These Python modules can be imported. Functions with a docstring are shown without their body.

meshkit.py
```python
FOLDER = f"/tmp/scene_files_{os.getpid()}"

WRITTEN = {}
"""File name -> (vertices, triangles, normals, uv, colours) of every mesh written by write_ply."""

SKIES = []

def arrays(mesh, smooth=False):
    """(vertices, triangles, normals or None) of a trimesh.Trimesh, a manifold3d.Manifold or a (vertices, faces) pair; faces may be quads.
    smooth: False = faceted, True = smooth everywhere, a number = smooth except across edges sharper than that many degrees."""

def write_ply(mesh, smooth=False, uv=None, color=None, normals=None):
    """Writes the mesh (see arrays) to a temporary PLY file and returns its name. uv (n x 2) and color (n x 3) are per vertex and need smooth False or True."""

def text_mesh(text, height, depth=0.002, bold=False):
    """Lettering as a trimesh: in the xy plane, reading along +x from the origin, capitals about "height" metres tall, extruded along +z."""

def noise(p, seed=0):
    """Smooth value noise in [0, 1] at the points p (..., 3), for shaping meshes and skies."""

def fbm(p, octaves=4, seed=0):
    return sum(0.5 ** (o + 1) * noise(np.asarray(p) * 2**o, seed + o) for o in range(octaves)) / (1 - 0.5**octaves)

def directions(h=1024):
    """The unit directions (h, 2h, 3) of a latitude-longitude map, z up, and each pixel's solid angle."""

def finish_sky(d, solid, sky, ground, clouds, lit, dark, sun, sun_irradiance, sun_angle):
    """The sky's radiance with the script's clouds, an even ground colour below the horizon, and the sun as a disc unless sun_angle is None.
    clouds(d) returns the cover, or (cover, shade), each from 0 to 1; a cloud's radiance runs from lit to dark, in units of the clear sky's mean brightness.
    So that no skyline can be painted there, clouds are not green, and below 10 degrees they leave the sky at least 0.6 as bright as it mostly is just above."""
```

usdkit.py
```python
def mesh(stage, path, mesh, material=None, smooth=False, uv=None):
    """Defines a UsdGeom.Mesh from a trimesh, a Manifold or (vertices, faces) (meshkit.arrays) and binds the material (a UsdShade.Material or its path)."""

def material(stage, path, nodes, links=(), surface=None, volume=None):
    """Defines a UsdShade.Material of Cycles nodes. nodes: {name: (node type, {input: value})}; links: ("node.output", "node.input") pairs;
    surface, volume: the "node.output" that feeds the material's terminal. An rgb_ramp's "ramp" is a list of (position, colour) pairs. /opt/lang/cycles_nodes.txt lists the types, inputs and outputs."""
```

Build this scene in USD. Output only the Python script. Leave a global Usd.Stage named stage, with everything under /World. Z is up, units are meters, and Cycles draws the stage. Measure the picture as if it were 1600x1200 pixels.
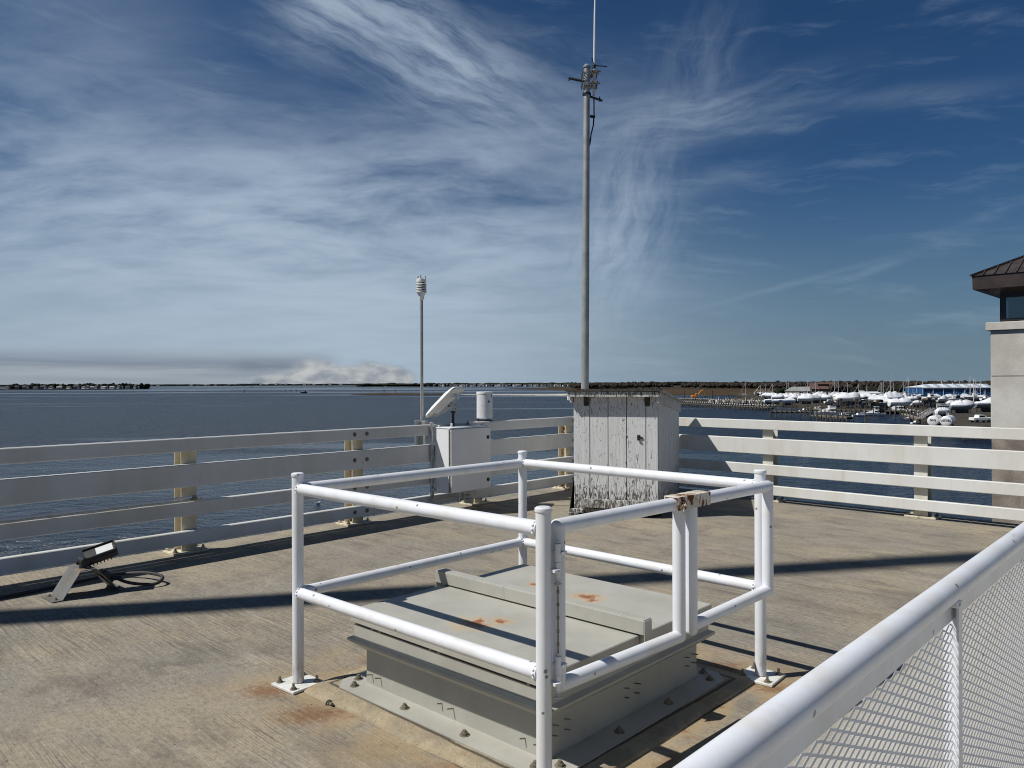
import math, random
import numpy as np, trimesh, usdkit, meshkit
from pxr import Usd, UsdGeom, UsdLux, UsdShade, Gf, Sdf, Vt

stage = Usd.Stage.CreateInMemory()
UsdGeom.SetStageUpAxis(stage, UsdGeom.Tokens.z)
UsdGeom.SetStageMetersPerUnit(stage, 1.0)
UsdGeom.Xform.Define(stage, '/World')
UsdGeom.Scope.Define(stage, '/World/Looks')
R_ = random.Random(7)
NR = np.random.default_rng(11)
rad = math.radians

# ------------------------------------------------------------------ camera, sky, sun, exposure
ROLL = rad(0.2)
cam = UsdGeom.Camera.Define(stage, '/World/camera')
cam.CreateHorizontalApertureAttr(36.0)
cam.CreateVerticalApertureAttr(27.0)
cam.CreateFocalLengthAttr(27.0)
cam.CreateClippingRangeAttr((0.05, 100000.0))
cr, sr = math.cos(ROLL), math.sin(ROLL)
cam.AddTransformOp().Set(Gf.Matrix4d(cr, 0, -sr, 0,  sr, 0, cr, 0,  0, -1, 0, 0,  0, 0, 1.6, 1))
cam.CreateExposureAttr(0.0)

SUN_EL = rad(52.3)
SH = np.array([0.976, 0.218]); SH /= np.linalg.norm(SH)          # the way shadows run over the ground
TOSUN = np.array([-SH[0] * math.cos(SUN_EL), -SH[1] * math.cos(SUN_EL), math.sin(SUN_EL)])
sun = UsdLux.DistantLight.Define(stage, '/World/sun')
sun.CreateIntensityAttr(1.25)
sun.CreateNormalizeAttr(True)
sun.CreateAngleAttr(0.53)
sun.CreateColorAttr(Gf.Vec3f(1.0, 0.97, 0.92))
zx = np.cross([0, 0, 1.0], TOSUN); zx /= np.linalg.norm(zx); zy = np.cross(TOSUN, zx)
sun.AddTransformOp().Set(Gf.Matrix4d(*zx, 0, *zy, 0, *TOSUN, 0, 0, 0, 0, 1))
SUN_ROT = math.atan2(TOSUN[0], TOSUN[1])

class G:
    """a small writer of node graphs"""
    def __init__(s): s.n, s.l, s.k = {}, [], 0
    def add(s, kind, out, **inp):
        s.k += 1; name = f'n{s.k}'; vals = {}
        for k, v in inp.items():
            if isinstance(v, str) and '.' in v and v.split('.')[0] in s.n: s.l.append((v, f'{name}.{k}'))
            else: vals[k] = v
        s.n[name] = (kind, vals)
        return f'{name}.{out}'
    def math(s, t, a, b=0.0, c=0.0, clamp=False): return s.add('math', 'value', math_type=t, value1=a, value2=b, value3=c, use_clamp=clamp)
    def noise(s, vec, scale=1.0, detail=2.0, rough=0.5, dist=0.0, out='fac', **k): return s.add('noise_texture', out, vector=vec, scale=scale, detail=detail, roughness=rough, distortion=dist, **k)
    def map(s, v, a, b, c=0.0, d=1.0, kind='smoothstep'): return s.add('map_range', 'result', range_type=kind, value=v, from_min=a, from_max=b, to_min=c, to_max=d, clamp=True)
    def mix(s, f, a, b, t='mix'): return s.add('mix_color', 'result', blend_type=t, fac=f, a=a, b=b, use_clamp=True)
    def mapping(s, v, scale=(1, 1, 1), rot=(0, 0, 0), loc=(0, 0, 0)): return s.add('mapping', 'vector', vector=v, scale=scale, rotation=rot, location=loc)
    def xyz(s, v):
        s.k += 1; name = f'n{s.k}'; s.n[name] = ('separate_xyz', {}); s.l.append((v, name + '.vector')); return [f'{name}.{c}' for c in 'xyz']
    def comb(s, x, y, z=0.0): return s.add('combine_xyz', 'vector', x=x, y=y, z=z)
    def done(s, name, surface=None, volume=None): return usdkit.material(stage, f'/World/Looks/{name}', s.n, s.l, surface=surface, volume=volume)

# ---- the sky: clear air with thin cirrus on the left and a bank of smoke low on the left horizon
g = G()
D = g.add('texture_coordinate', 'generated')
sky = g.add('sky_texture', 'color', sky_type='single_scattering', sun_disc=False, sun_elevation=SUN_EL, sun_rotation=SUN_ROT, altitude=0.0, air_density=1.0, aerosol_density=0.6, ozone_density=2.0)
x, y, z = g.xyz(D)
el = g.math('degrees', g.math('arcsine', z))
az = g.math('degrees', g.math('arctan2', x, y))
zc = g.math('add', g.math('maximum', z, 0.0), 0.16)
P = g.comb(g.math('divide', x, zc), g.math('divide', y, zc), 0.0)     # a plane of cloud high above
def blob(a0, e0, ra, re, tilt=0.0):
    """a soft patch of sky round azimuth a0, elevation e0, in degrees"""
    c, s = math.cos(rad(tilt)), math.sin(rad(tilt))
    da, de = g.math('subtract', az, a0), g.math('subtract', el, e0)
    p = g.math('multiply', g.math('add', g.math('multiply', da, c), g.math('multiply', de, s)), 1 / ra)
    q = g.math('multiply', g.math('subtract', g.math('multiply', de, c), g.math('multiply', da, s)), 1 / re)
    r2 = g.math('add', g.math('multiply', p, p), g.math('multiply', q, q))
    return g.math('exponent', g.math('multiply', r2, -1.0))
def total(*v):
    t = v[0]
    for w in v[1:]: t = g.math('add', t, w)
    return t
scal = lambda v, k: g.math('multiply', v, k)
AE = g.comb(az, el, 0.0)
wA = g.add('vector_math', 'vector', math_type='subtract', vector1=g.noise(g.mapping(AE, (0.10, 0.14, 1)), 1.0, 4, 0.55, out='color'), vector2=(0.5, 0.5, 0.5))
AEw = g.add('vector_math', 'vector', math_type='multiply_add', vector1=wA, vector2=(4.5, 3.0, 0), vector3=AE)
def fibre(tilt, along, across, off, detail=8, rough=0.62):
    """streaky ice cloud: noise drawn out along a line tilted by tilt degrees"""
    return g.noise(g.mapping(g.mapping(AEw, (1, 1, 1), (0, 0, rad(-tilt))), (1 / along, 1 / across, 1), (0, 0, 0), (off, off * 0.7, 0)), 1.0, detail, rough)
wP = g.add('vector_math', 'vector', math_type='subtract', vector1=g.noise(P, 0.7, 3, 0.5, out='color'), vector2=(0.5, 0.5, 0.5))
Pw = g.add('vector_math', 'vector', math_type='multiply_add', vector1=wP, vector2=(0.7, 0.7, 0), vector3=P)
soft = g.noise(g.mapping(Pw, (1.0, 1.5, 1), (0, 0, 0.3), (0.4, 0.1, 0)), 1.25, 9, 0.60)
mack = g.noise(g.mapping(Pw, (1.5, 3.4, 1), (0, 0, -0.12), (1.3, 0.6, 0)), 2.2, 8, 0.62)
f_a = fibre(-22, 7.0, 1.15, 0.0); f_b = fibre(72, 4.5, 1.3, 3.1, 9, 0.66); f_c = fibre(7, 7.0, 1.1, 5.7, 9, 0.66); f_d = fibre(-4, 9.0, 1.4, 8.2)
haze_ = total(scal(blob(-24, 2, 26, 8.0), 1.0), scal(blob(-6, 3, 14, 6.5), 0.50))
m_mid = total(scal(blob(-27, 11.5, 16, 5.5), 1.15), scal(blob(-13, 10.5, 11, 5.0), 1.0), scal(blob(-1, 10.5, 9, 5), 0.62), scal(blob(-6, 16, 9, 4), 0.50), scal(blob(-30, 21, 9, 6), 0.30), scal(blob(4, 17, 8, 5), 0.34))
m_top = total(scal(blob(-7.5, 24.3, 7.0, 2.4, -24), 1.0), scal(blob(-14.0, 26.0, 3.0, 3.0), 0.7), scal(blob(-3, 21, 7, 3), 0.35))
m_fall = total(scal(blob(8.4, 11.5, 3.0, 5.5, -10), 0.62), scal(blob(5.5, 9.5, 2.6, 2.0), 0.25), scal(blob(14.0, 22.0, 2.6, 3.4, -35), 0.18))
m_wisp = total(scal(blob(12.0, 18.4, 8.0, 1.7, 7), 0.50), scal(blob(16.0, 14.6, 3.4, 0.8, 3), 0.24), scal(blob(4, 5.8, 5, 1.2), 0.30))
m_line = total(scal(blob(20.0, 6.9, 6.0, 0.20, 13), 0.10), scal(blob(25.3, 7.6, 1.8, 0.26, 16), 0.12), scal(blob(32, 10.5, 3.0, 0.3, 17), 0.05), scal(blob(27, 18.4, 6.0, 0.6, -4), 0.10))
veil = total(g.math('multiply', haze_, g.map(soft, 0.2, 0.8, 0.72, 1.1, 'linear')),
             g.math('multiply', m_mid, g.math('add', g.map(soft, 0.32, 0.74, 0.08, 0.85), scal(g.math('subtract', mack, 0.5), 0.55))),
             g.math('multiply', m_top, g.map(f_a, 0.30, 0.74, 0.12, 1.0)),
             g.math('multiply', m_fall, g.map(f_b, 0.28, 0.76, 0.06, 0.85)),
             g.math('multiply', m_wisp, g.map(f_c, 0.28, 0.76, 0.06, 0.75)),
             g.math('multiply', m_line, g.map(f_c, 0.30, 0.60, 0.4, 1.0)),
             g.map(f_d, 0.50, 0.80, 0.0, 0.14))
veil = g.math('maximum', veil, 0.0)
veil = scal(g.math('subtract', 1.0, g.math('exponent', scal(veil, -1.15))), 1.0)
low = g.map(el, 0.0, 15.0, 1.0, 0.0, 'linear')
skyc = g.mix(1.0, sky, (0.29, 0.57, 0.86), 'multiply')
skyc = g.add('mix_color', 'result', blend_type='mix', fac=g.math('power', low, 1.6), a=skyc, b=(3.05, 4.55, 5.85), use_clamp=False)
skyc = g.add('mix_color', 'result', blend_type='mix', fac=veil, a=skyc, b=(9.4, 11.4, 13.6), use_clamp=False)
# smoke: a long dark layer to the left, a billowing pale plume at its right end
sm = g.comb(az, scal(el, 1.5), 0.0)
puff = g.noise(g.mapping(sm, (0.44, 0.56, 1)), 1.0, 7, 0.56, 0.1)
puff2 = g.noise(g.mapping(sm, (0.44, 0.56, 1), loc=(0.24, -0.38, 0.0)), 1.0, 7, 0.56, 0.1)
lay = g.noise(g.mapping(sm, (0.060, 0.85, 1), loc=(0.6, 0.35, 0)), 1.0, 6, 0.55, 0.2)
big = g.noise(g.mapping(sm, (0.22, 0.01, 1), loc=(2.3, 0, 0)), 1.0, 3, 0.5)
gau = lambda c, w: g.math('exponent', scal(g.math('power', g.math('divide', g.math('subtract', az, c), w), 2.0), -1.0))
top = total(scal(gau(-14.6, 2.3), 1.75), scal(gau(-9.8, 3.4), 1.70), scal(gau(-18.0, 1.6), 0.55))
edge = g.math('add', g.math('subtract', top, el), scal(g.math('subtract', puff, 0.5), 1.5))
inplume = g.math('multiply', g.map(edge, -0.18, 0.50), g.map(g.math('add', az, scal(g.math('subtract', puff, 0.5), 3.0)), -7.9, -6.6, 1.0, 0.0))
covl = g.math('multiply', g.math('multiply', g.map(g.math('add', el, scal(g.math('subtract', lay, 0.5), 1.2)), 1.3, 3.0, 1.0, 0.0), g.map(az, -14.5, -12.0, 1.0, 0.0)), 0.82)
cov = g.math('maximum', covl, scal(inplume, 0.93))
relief = g.map(g.math('add', 0.5, g.math('subtract', puff2, puff)), 0.28, 0.72)
plume = g.add('mix_color', 'result', blend_type='mix', fac=relief, a=(5.2, 5.8, 6.7), b=(10.4, 10.8, 10.6), use_clamp=False)
band = g.math('multiply', g.math('exponent', scal(g.math('power', g.math('divide', g.math('subtract', g.math('add', el, scal(g.math('subtract', lay, 0.5), 2.2)), g.map(az, -34, -16, 1.75, 1.45, 'linear')), 0.72), 2.0), -1.0)), g.map(lay, 0.36, 0.58, 0.35, 1.0))
layer = g.add('mix_color', 'result', blend_type='mix', fac=g.map(lay, 0.35, 0.65), a=(7.2, 8.0, 8.8), b=(5.6, 6.3, 7.2), use_clamp=False)
layer = g.add('mix_color', 'result', blend_type='mix', fac=scal(band, 0.85), a=layer, b=(3.3, 4.0, 5.3), use_clamp=False)
shade = g.math('multiply', scal(blob(-18.0, 1.45, 3.2, 0.60), 0.9), g.map(puff, 0.30, 0.62, 0.5, 1.0))
layer = g.add('mix_color', 'result', blend_type='mix', fac=shade, a=layer, b=(2.9, 3.4, 4.6), use_clamp=False)
smc = g.add('mix_color', 'result', blend_type='mix', fac=inplume, a=layer, b=plume, use_clamp=False)
skyc = g.add('mix_color', 'result', blend_type='mix', fac=cov, a=skyc, b=smc, use_clamp=False)
bg = g.add('background_shader', 'background', color=skyc, strength=0.05)
SKY = g.done('sky_air', surface=bg)
dome = UsdLux.DomeLight.Define(stage, '/World/sky')
UsdShade.MaterialBindingAPI.Apply(dome.GetPrim()).Bind(SKY)
dome.GetPrim().SetCustomDataByKey('kind', 'structure')

# ------------------------------------------------------------------ helpers: meshes
cat_ = trimesh.util.concatenate
def T(m, loc=(0, 0, 0), rz=0.0, rx=0.0, ry=0.0):
    M = trimesh.transformations.euler_matrix(rx, ry, rz, 'sxyz'); M[:3, 3] = loc
    m = m.copy(); m.apply_transform(M); return m
def box(size, loc=(0, 0, 0), rz=0.0): return T(trimesh.creation.box(size), loc, rz)
def cham(size, c=0.004, loc=(0, 0, 0), rz=0.0):
    h = np.array(size) / 2; c = min(c, h.min() * 0.9); pts = []
    for s in np.ndindex(2, 2, 2):
        s = np.array(s) * 2 - 1
        for k in range(3):
            q = s * (h - c); q[k] = s[k] * h[k]; pts.append(q)
    return T(trimesh.Trimesh(pts, process=False).convex_hull, loc, rz)
def frame(d, up=(0, 0, 1)):
    d = np.asarray(d, float); d = d / np.linalg.norm(d); up = np.asarray(up, float)
    if abs(d @ up) > 0.98 * np.linalg.norm(up): up = np.array([1.0, 0, 0])
    a = np.cross(up, d); a /= np.linalg.norm(a); b = np.cross(d, a)
    return d, a, b
def bar(p0, p1, w, h, c=0.0, up=(0, 0, 1)):
    """a bar from p0 to p1, w wide, h high"""
    p0, p1 = np.asarray(p0, float), np.asarray(p1, float); L = np.linalg.norm(p1 - p0)
    m = cham((L, w, h), c) if c else trimesh.creation.box((L, w, h))
    d, a, b = frame(p1 - p0, up); M = np.eye(4); M[:3, 0], M[:3, 1], M[:3, 2], M[:3, 3] = d, a, b, (p0 + p1) / 2
    m.apply_transform(M); return m
def tube(pts, r, n=16, cap=True, closed=False):
    p = np.asarray(pts, float); k = len(p)
    t = np.gradient(p, axis=0) if k > 2 else np.repeat([p[1] - p[0]], 2, 0)
    t /= np.linalg.norm(t, axis=1, keepdims=True); rr = np.broadcast_to(r, (k,))
    a = frame(t[0])[1]; V = []
    for i in range(k):
        a = a - (a @ t[i]) * t[i]; a /= np.linalg.norm(a); b = np.cross(t[i], a)
        an = np.arange(n) * 2 * np.pi / n
        V.append(p[i] + rr[i] * (np.cos(an)[:, None] * a + np.sin(an)[:, None] * b))
    V = np.vstack(V); F = []
    for i in range(k - 1):
        for j in range(n):
            q = (i * n + j, i * n + (j + 1) % n, (i + 1) * n + (j + 1) % n, (i + 1) * n + j); F += [q[:3], (q[0], q[2], q[3])]
    if cap:
        V = np.vstack([V, p[:1], p[-1:]]); c0, c1 = k * n, k * n + 1
        for j in range(n): F += [(c0, (j + 1) % n, j), (c1, (k - 1) * n + j, (k - 1) * n + (j + 1) % n)]
    return trimesh.Trimesh(V, F, process=False)
def lathe(prof, n=24, loc=(0, 0, 0)):
    """a turned body round z from (radius, height) pairs, bottom to top"""
    pr = np.array(prof, float); an = np.arange(n) * 2 * np.pi / n
    V = np.vstack([np.c_[r * np.cos(an), r * np.sin(an), np.full(n, h)] for r, h in pr]); F = []
    for i in range(len(pr) - 1):
        for j in range(n):
            q = (i * n + j, i * n + (j + 1) % n, (i + 1) * n + (j + 1) % n, (i + 1) * n + j); F += [q[:3], (q[0], q[2], q[3])]
    V = np.vstack([V, [[0, 0, pr[0, 1]], [0, 0, pr[-1, 1]]]]); a, b = len(V) - 2, len(V) - 1; k = len(pr) - 1
    for j in range(n): F += [(a, (j + 1) % n, j), (b, k * n + j, k * n + (j + 1) % n)]
    return T(trimesh.Trimesh(V, F, process=False), loc)
def cyl(p0, p1, r, n=12): return tube([p0, p1], r, n)
def prism(poly, z0, z1):
    from shapely.geometry import Polygon
    m = trimesh.creation.extrude_polygon(Polygon(poly), z1 - z0, engine='earcut'); m.apply_translation((0, 0, z0)); return m
def loft(secs, cap=True):
    """skin through equal-length rings"""
    S = np.asarray(secs, float); k, n = S.shape[:2]; V = S.reshape(-1, 3); F = []
    for i in range(k - 1):
        for j in range(n):
            q = (i * n + j, i * n + (j + 1) % n, (i + 1) * n + (j + 1) % n, (i + 1) * n + j); F += [q[:3], (q[0], q[2], q[3])]
    if cap:
        V = np.vstack([V, S[0].mean(0), S[-1].mean(0)]); a, b = k * n, k * n + 1
        for j in range(n): F += [(a, (j + 1) % n, j), (b, (k - 1) * n + j, (k - 1) * n + (j + 1) % n)]
    return trimesh.Trimesh(V, F, process=False)
def sheet(poly, z):
    from shapely.geometry import Polygon
    v, f = trimesh.creation.triangulate_polygon(Polygon(poly), engine='earcut')
    m = trimesh.Trimesh(np.c_[v, np.full(len(v), z)], f, process=False)
    if m.face_normals[0][2] < 0: m.faces = m.faces[:, ::-1]
    return m
def hexbolt(loc, r=0.012, h=0.011, shank=0.0, axis=None):
    m = [trimesh.creation.cylinder(r, h, sections=6)]; m[0].apply_translation((0, 0, h / 2))
    w = trimesh.creation.cylinder(r * 1.5, 0.003, sections=12); w.apply_translation((0, 0, 0.0012)); m.append(w)
    if shank:
        s = trimesh.creation.cylinder(r * 0.55, shank, sections=8); s.apply_translation((0, 0, h + shank / 2)); m.append(s)
    m = cat_(m)
    if axis is not None:
        d, a, b = frame(axis); M = np.eye(4); M[:3, 0], M[:3, 1], M[:3, 2] = a, b, d; m.apply_transform(M)
    m.apply_translation(loc); return m

# ------------------------------------------------------------------ helpers: prims
used = {}
def path_of(parent, name):
    base = str(parent) if parent else '/World'; k = used.get((base, name), 0); used[base, name] = k + 1
    return f'{base}/{name}' + (f'_{k:03d}' if k else '')
def tag(p, label=None, cat=None, group=None, kind=None):
    for k, v in (('label', label), ('category', cat), ('group', group), ('kind', kind)):
        if v: p.SetCustomDataByKey(k, v)
    return p
class Thing:
    def __init__(s, name, label, cat, loc=(0, 0, 0), rz=0.0, group=None, scale=None):
        s.path = path_of(None, name); xf = UsdGeom.Xform.Define(stage, s.path)
        xf.AddTranslateOp().Set(Gf.Vec3d(*map(float, loc))); xf.AddRotateZOp().Set(math.degrees(rz))
        s.M = trimesh.transformations.rotation_matrix(rz, (0, 0, 1)); s.M[:3, 3] = loc
        s.Mi = np.linalg.inv(s.M); s.prim = tag(xf.GetPrim(), label, cat, group)
    def part(s, name, mesh, mat, parent=None, world=True, smooth=30, label=None, kind=None):
        if isinstance(mesh, (list, tuple)): mesh = cat_(mesh)
        if world: mesh = mesh.copy(); mesh.apply_transform(s.Mi)
        p = path_of(parent or s.path, name); usdkit.mesh(stage, p, mesh, mat, smooth=smooth)
        tag(stage.GetPrimAtPath(p), label, kind=kind); return p
def single(name, mesh, mat, label=None, cat=None, group=None, kind=None, smooth=30):
    if isinstance(mesh, (list, tuple)): mesh = cat_(mesh)
    p = path_of(None, name); usdkit.mesh(stage, p, mesh, mat, smooth=smooth); tag(stage.GetPrimAtPath(p), label, cat, group, kind); return p
def copy_of(src, name, label, cat, loc, rz=0.0, group=None, scale=(1, 1, 1)):
    p = path_of(None, name); xf = UsdGeom.Xform.Define(stage, p)
    xf.GetPrim().GetReferences().AddInternalReference(src.path if isinstance(src, Thing) else src)
    xf.ClearXformOpOrder()
    xf.AddTranslateOp().Set(Gf.Vec3d(*map(float, loc))); xf.AddRotateZOp().Set(math.degrees(rz)); xf.AddScaleOp().Set(Gf.Vec3f(*map(float, scale)))
    xf.GetPrim().SetInstanceable(True); tag(xf.GetPrim(), label, cat, group); return xf

# ------------------------------------------------------------------ materials
def plain(name, col, rough=0.5, metal=0.0, var=0.0, scale=6.0, spec=0.5, bump=0.0, bscale=60.0, rnd=0.0):
    g = G(); pos = g.add('texture_coordinate', 'object'); c = tuple(col)
    if var:
        n = g.noise(pos, scale, 5, 0.6)
        c = g.mix(g.map(n, 0.3, 0.7), tuple(v * (1 - var) for v in col), tuple(min(1, v * (1 + var)) for v in col))
    if rnd:
        o = g.add('object_info', 'random'); c = g.mix(1.0, c, g.mix(o, (1 - rnd,) * 3, (1 + rnd,) * 3), 'multiply')
    kw = dict(base_color=c, roughness=rough, metallic=metal, specular_ior_level=spec)
    if bump: kw['normal'] = g.add('bump', 'normal', height=g.noise(pos, bscale, 4, 0.6), strength=bump, distance=0.004)
    return g.done(name, g.add('principled_bsdf', 'BSDF', **kw))
def painted(name, col, rust=0.0, rough=0.38, chip=0.0, under=(0.16, 0.06, 0.025), dirt=0.08, scale=9.0, streak=True):
    """paint with dirt, fine orange-peel relief, chips and rust that come through"""
    g = G(); scal = lambda v, k: g.math('multiply', v, k); pos = g.add('geometry', 'position')
    d = g.noise(g.mapping(pos, (1, 1, 0.35 if streak else 1)), scale * 0.6, 6, 0.62)
    c = g.mix(g.map(d, 0.38, 0.72), tuple(col), tuple(v * (1 - dirt) * k for v, k in zip(col, (1.0, 0.97, 0.9))))
    fine = g.noise(pos, 170, 3, 0.6)
    rr = rough
    if rust or chip:
        n = g.noise(g.mapping(pos, (1, 1, 0.6)), scale, 7, 0.66, 0.4)
        thr = 0.74 - 0.30 * rust; hk = 0.45 if rust > 0 else 0.0
        m = g.map(n, thr, thr + 0.03); halo = g.map(n, thr - 0.09, thr + 0.02)
        c = g.mix(g.math('multiply', halo, hk), c, (0.42, 0.25, 0.10))
        uc = g.mix(g.noise(pos, 60, 4, 0.7), under, tuple(v * 0.35 for v in under))
        c = g.mix(m, c, uc); rr = g.math('add', rough, g.math('multiply', m, 0.45))
    if name == 'cream_rail_paint':
        ch = g.add('voronoi_texture', 'distance', vector=pos, scale=3.6, randomness=1.0)
        c = g.mix(g.map(g.math('add', ch, scal(g.noise(pos, 60, 4, 0.7), 0.06)), 0.048, 0.065, 0.8, 0.0), c, (0.14, 0.10, 0.07))
        c = g.mix(g.map(g.noise(g.mapping(pos, (9, 9, 1.2)), 1.0, 5, 0.65), 0.60, 0.74, 0.0, 0.35), c, (0.40, 0.36, 0.27))
    if name == 'white_pipe_paint':
        ch = g.add('voronoi_texture', 'distance', vector=pos, scale=12.0, randomness=1.0)
        chn = g.noise(pos, 55, 4, 0.7)
        c = g.mix(g.map(g.math('add', ch, scal(chn, 0.10)), 0.125, 0.150, 0.85, 0.0), c, (0.13, 0.10, 0.08))
        zz = g.xyz(pos)[2]
        foot = g.math('multiply', g.map(zz, 0.0, 0.22, 1.0, 0.0), g.map(g.noise(g.mapping(pos, (1, 1, 0.3)), 22, 6, 0.7), 0.46, 0.62))
        c = g.mix(scal(foot, 0.75), c, (0.26, 0.20, 0.13))
        c = g.mix(g.map(g.noise(pos, 16, 7, 0.72, 0.6), 0.60, 0.72, 0.0, 0.35), c, (0.36, 0.35, 0.33))
    bmp = g.add('bump', 'normal', height=fine, strength=0.12, distance=0.002)
    return g.done(name, g.add('principled_bsdf', 'BSDF', base_color=c, roughness=rr, normal=bmp))

E1 = np.array([0.6800, 0.7332]); E1 /= np.linalg.norm(E1)       # along the left railing, away from the viewer
E2 = np.array([0.7190, -0.6950]); E2 /= np.linalg.norm(E2)      # along the right railing, to the right and nearer
ANG1 = math.atan2(E1[1], E1[0]); ANG2 = math.atan2(E2[1], E2[0])
HC = np.array([0.106, 4.077])                                   # middle of the hatch

# concrete deck: broom finish, mottling, stains round the hatch
g = G(); pos = g.add('geometry', 'position')
loc = g.mapping(pos, (1, 1, 1), (0, 0, -ANG2))
gx, gy, gz = g.xyz(loc)
wob = g.math('add', gy, scal(g.noise(loc, 1.3, 3, 0.5), 0.05))
broom = g.noise(g.comb(scal(gx, 1.6), scal(wob, 95.0), 0.0), 1.0, 4, 0.70)
broomM = g.map(g.noise(loc, 0.62, 4, 0.55), 0.40, 0.58, 0.22, 1.0)
m1 = g.noise(loc, 0.75, 7, 0.64, 0.3); m2 = g.noise(g.mapping(loc, (1.0, 1.7, 1)), 1.9, 8, 0.68, 0.3)
mid = g.noise(g.mapping(loc, (1.0, 1.5, 1), loc=(2, 5, 0)), 26, 6, 0.74, 0.3); sp = g.noise(loc, 95, 3, 0.72)
c = g.mix(g.map(m1, 0.36, 0.62), (0.308, 0.264, 0.187), (0.242, 0.219, 0.180))
c = g.mix(g.map(m2, 0.44, 0.70, 0.0, 0.75), c, (0.126, 0.111, 0.093))
c = g.mix(g.map(g.noise(g.mapping(loc, (1, 3.0, 1), loc=(3, 1, 0)), 1.3, 8, 0.72, 0.5), 0.53, 0.68, 0.0, 0.50), c, (0.388, 0.345, 0.267))
c = g.mix(g.math('multiply', g.map(broom, 0.46, 0.66, 0.0, 0.80), broomM), c, (0.107, 0.094, 0.076))
c = g.mix(g.math('multiply', g.map(broom, 0.30, 0.44, 0.55, 0.0), broomM), c, (0.407, 0.364, 0.294))
c = g.mix(g.map(mid, 0.46, 0.72, 0.0, 0.72), c, (0.121, 0.106, 0.087))
c = g.mix(g.map(mid, 0.28, 0.46, 0.50, 0.0), c, (0.417, 0.374, 0.311))
c = g.mix(g.map(sp, 0.56, 0.76, 0.0, 0.62), c, (0.082, 0.069, 0.055))
c = g.mix(g.map(sp, 0.25, 0.42, 0.40, 0.0), c, (0.466, 0.424, 0.360))
hx = g.math('absolute', g.math('subtract', gx, float(HC @ E2))); hy = g.math('absolute', g.math('subtract', gy, float(HC @ np.array([-E2[1], E2[0]]))))
hd = g.math('subtract', g.math('maximum', hx, hy), 0.838)        # metres from the foot of the hatch pad
st = g.math('multiply', g.map(hd, 0.0, 0.62, 1.0, 0.0), g.map(g.noise(g.mapping(loc, (1.3, 1, 1)), 2.4, 6, 0.65, 0.5), 0.32, 0.60))
c = g.mix(g.math('multiply', st, 0.55), c, (0.400, 0.285, 0.140))
st2 = g.math('multiply', g.map(hd, -0.05, 0.40, 1.0, 0.0), g.map(g.noise(g.mapping(loc, loc=(5, 2, 0)), 4.0, 7, 0.72, 0.6), 0.52, 0.68))
c = g.mix(g.math('multiply', st2, 0.80), c, (0.190, 0.085, 0.032))
crk = g.math('add', hd, scal(g.math('subtract', mid, 0.5), 0.05))
c = g.mix(g.math('multiply', g.map(crk, -0.006, 0.004), g.map(crk, 0.010, 0.022, 0.7, 0.0)), c, (0.060, 0.048, 0.033))
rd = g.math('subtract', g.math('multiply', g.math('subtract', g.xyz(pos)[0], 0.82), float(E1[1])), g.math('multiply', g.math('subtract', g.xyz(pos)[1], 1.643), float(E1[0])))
c = g.mix(g.map(rd, -1.00, -0.62, 0.0, 0.62), c, (0.56, 0.53, 0.46))   # light painted in: deck colour brightened along the mesh railing
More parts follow.
